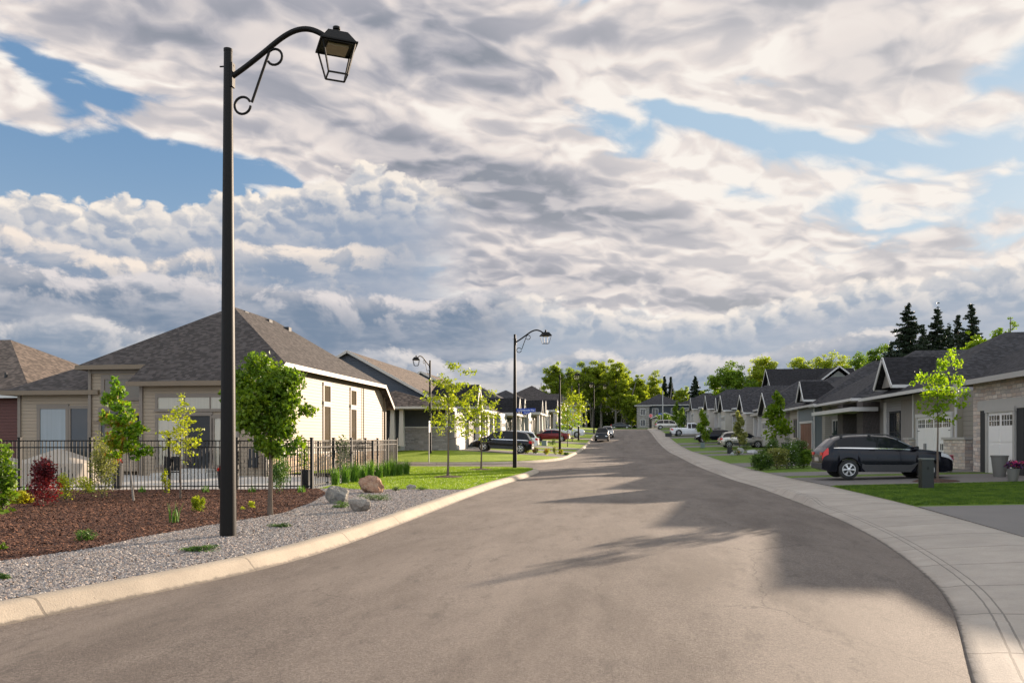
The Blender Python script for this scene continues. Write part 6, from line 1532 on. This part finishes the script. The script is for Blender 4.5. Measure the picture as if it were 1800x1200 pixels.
# ---------------------------------------------------------------- woods at the end of the road and behind the rows
WG = 'tall trees beyond the end street'
def bigtree(u, d, vt, halfw, lab, seed, mat, n=5200, first=.28, leaf=.38, group=WG, name='broadleaf_tree', vb=None, sc=1.0, nl=15, clump=None, bark='bark_g', hollow=.1, fill=None):
    q = atd(u, d); z0 = q.z if d < 175 else 4.1; H = hgt(vt, d)-z0; w = halfw/1400*d
    q.z = z0
    crown = prof((0, w*.35), (.35, w*.95), (.65, w), (1, w*.35))
    rg = np.random.default_rng(seed+5); fl = []; zc = H*(.5+first*.5); rz_ = H-zc
    for i in range(int(60*min(sc, 1.2))):
        v_ = rg.normal(0, 1, 3); v_ /= np.linalg.norm(v_); k_ = rg.uniform(.35, 1.02); r_ = w*rg.uniform(.14, .32)
        fl.append((v_[0]*w*k_*.85, v_[1]*w*k_*.85, zc+v_[2]*(rz_-r_*.6)*k_, r_, r_, r_*.7, r_*r_))
    return tree(name, q, lab, 'tree', group, seed, H*.95, H*.016+.03, crown, LM[mat], leaf, int(n*3.6), M[bark], nlimb=nl, first=first, upness=.75, clump=clump or w*.20, jitter=w*.08, k=1, hollow=hollow, sub=3, droop=.3, sides=5, fill=None if fill is False else fl)
for a in [(975, 205, 632, 26, 'pale open tree at the left end of the road end trees', 201, 'oak', 3600, .35), (1003, 225, 640, 24, 'tree between the pale open one and the tallest', 202, 'oak', 4200, .3),
          (1030, 212, 632, 28, 'broad tree just left of the tallest crown', 203, 'oak', 5600, .3), (1056, 216, 624, 30, 'tallest broad tree closing the road', 204, 'oak2', 7000, .3), (1082, 210, 628, 28, 'full tree right of the tallest crown', 205, 'oak2', 6200, .25),
          (1100, 222, 645, 24, 'tree right of centre in the road end wood', 206, 'oak2', 4600, .22), (1122, 216, 655, 22, 'yellow green tree above the two storey house', 207, 'oak2', 4200, .2), (1150, 224, 648, 20, 'thin tall tree behind the two storey house', 208, 'oak2', 2200, .3), (1138, 230, 668, 18, 'lower tree behind the two storey house', 209, 'oak2', 3000, .2),
          (1199, 232, 673, 18, 'rounded tree between the far conifers', 210, 'oak', 2600, .2), (1015, 240, 655, 22, 'tree set back behind the road end wood', 211, 'oak', 3200, .2), (1070, 236, 650, 30, 'dark tree set back behind the tallest crown', 212, 'oak', 4200, .12), (950, 235, 690, 22, 'low tree left of the road end wood', 213, 'oak', 2400, .1), (1110, 206, 690, 20, 'low tree at the edge of the road end wood', 214, 'oak', 3000, .1)]:
    bigtree(*a)
RG2 = 'trees behind the right row'
for a in [(1236, 205, 685, 12, 'small tree left of the round topped ones', 220, 'oak', 2000, .15), (1286, 178, 634, 42, 'wide dark green tree behind the right row', 221, 'round', 6500, .1), (1346, 182, 620, 44, 'light green tree right of the wide dark one', 222, 'oak2', 6500, .1), (1262, 200, 668, 16, 'tree at the left foot of the wide dark one', 223, 'oak', 2200, .1),
          (1412, 190, 614, 34, 'yellow green tree above the black roof', 224, 'oak2', 3600, .15), (1448, 196, 608, 36, 'yellow green tree above the grey gable', 225, 'oak2', 3600, .15), (1480, 200, 616, 28, 'lowest yellow green tree beside the blue gap', 226, 'oak2', 2400, .15),
          (1508, 130, 604, 34, 'dark broadleaf tree left of the spruces', 227, 'round', 3200, .1), (1542, 118, 592, 34, 'dark broadleaf tree touching the spruces', 228, 'round', 3200, .1),
          (1745, 72, 560, 46, 'leafy maple above the right roof peak', 229, 'maple', 3800, .15), (1712, 78, 574, 34, 'maple between the spruces and the right roof', 230, 'maple', 2600, .15)]:
    bigtree(*a, group=RG2, sc=1.6, leaf=.38 if a[1] > 150 else .27)
bigtree(1775, 115, 530, 30, 'thin sparse tree reaching above the right roof', 231, 'maple', 420, .45, .26, RG2, clump=.45, nl=9, bark='bark', fill=False)
SPG = 'spruces behind the right row'
for (u, d, vt, w, lab, sd, n) in [(1596, 92, 531, 42, 'tallest spruce, leftmost of the group', 240, 9000), (1648, 94, 536, 30, 'narrow spruce, middle of the group', 241, 7000), (1708, 98, 532, 34, 'pointed spruce right of the middle one', 242, 7000), (1684, 102, 552, 26, 'spruce half hidden between two others', 243, 5000), (1566, 112, 600, 22, 'low spruce left of the tallest', 244, 3500), (1622, 104, 572, 26, 'lower spruce filling the gap between the tallest and the narrow one', 245, 5000), (1668, 108, 568, 24, 'lower spruce right behind the narrow one', 246, 5000)]:
    q = atd(u, d); spruce('spruce', q, lab, SPG, sd, hgt(vt, d)-q.z, 2.5*w/1400*d, LM['darkcon'], M['bark'], int(n*2.2), .30)
for (u, d, vt, w, lab, sd) in [(1168, 235, 662, 12, 'left of the two slim conifers behind the end houses', 250), (1179, 238, 662, 11, 'right of the two slim conifers behind the end houses', 251), (1222, 215, 661, 22, 'broad conifer right of the slim pair', 252), (1048, 235, 655, 18, 'dark conifer inside the road end wood', 254)]:
    q = atd(u, d); q.z = 4.1; spruce('far_conifer', q, lab, 'conifers beyond the end street', sd, hgt(vt, d)-4.1, 1.5*w/1400*d, LM['darkcon'], M['bark'], 3500, .7)
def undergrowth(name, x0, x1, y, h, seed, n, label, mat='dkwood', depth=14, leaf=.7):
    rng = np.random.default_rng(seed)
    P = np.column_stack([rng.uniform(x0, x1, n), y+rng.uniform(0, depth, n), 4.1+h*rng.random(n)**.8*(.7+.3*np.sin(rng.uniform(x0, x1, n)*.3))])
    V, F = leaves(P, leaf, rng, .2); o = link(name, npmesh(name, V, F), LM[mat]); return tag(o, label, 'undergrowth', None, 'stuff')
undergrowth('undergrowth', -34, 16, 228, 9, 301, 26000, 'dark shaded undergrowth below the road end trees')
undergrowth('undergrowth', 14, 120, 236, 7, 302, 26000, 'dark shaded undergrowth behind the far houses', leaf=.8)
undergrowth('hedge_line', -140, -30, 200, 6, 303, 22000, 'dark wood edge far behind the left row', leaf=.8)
rng = np.random.default_rng(304); mb = MB()
for i in range(26):
    x = rng.uniform(-28, 14); y = rng.uniform(214, 240); mb.tube([(x, y, 4), (x+rng.normal(0, .4), y, 12), (x+rng.normal(0, .8), y, 17)], [.22, .16, .08], 6)
tag(mb.build('woodland_trunks', M['bark_g'], None, True), 'thin pale trunks inside the road end wood', 'woodland', None, 'stuff')
pb('road_end_shrubs', 1135, 750, 40, 14, 'low green shrubs left of the stop sign', 310, 'shrub', .35, 900, group=FG); pb('road_end_shrubs', 1165, 752, 40, 26, 'green shrubs behind the stop sign', 311, 'round', .35, 1100, group=FG)
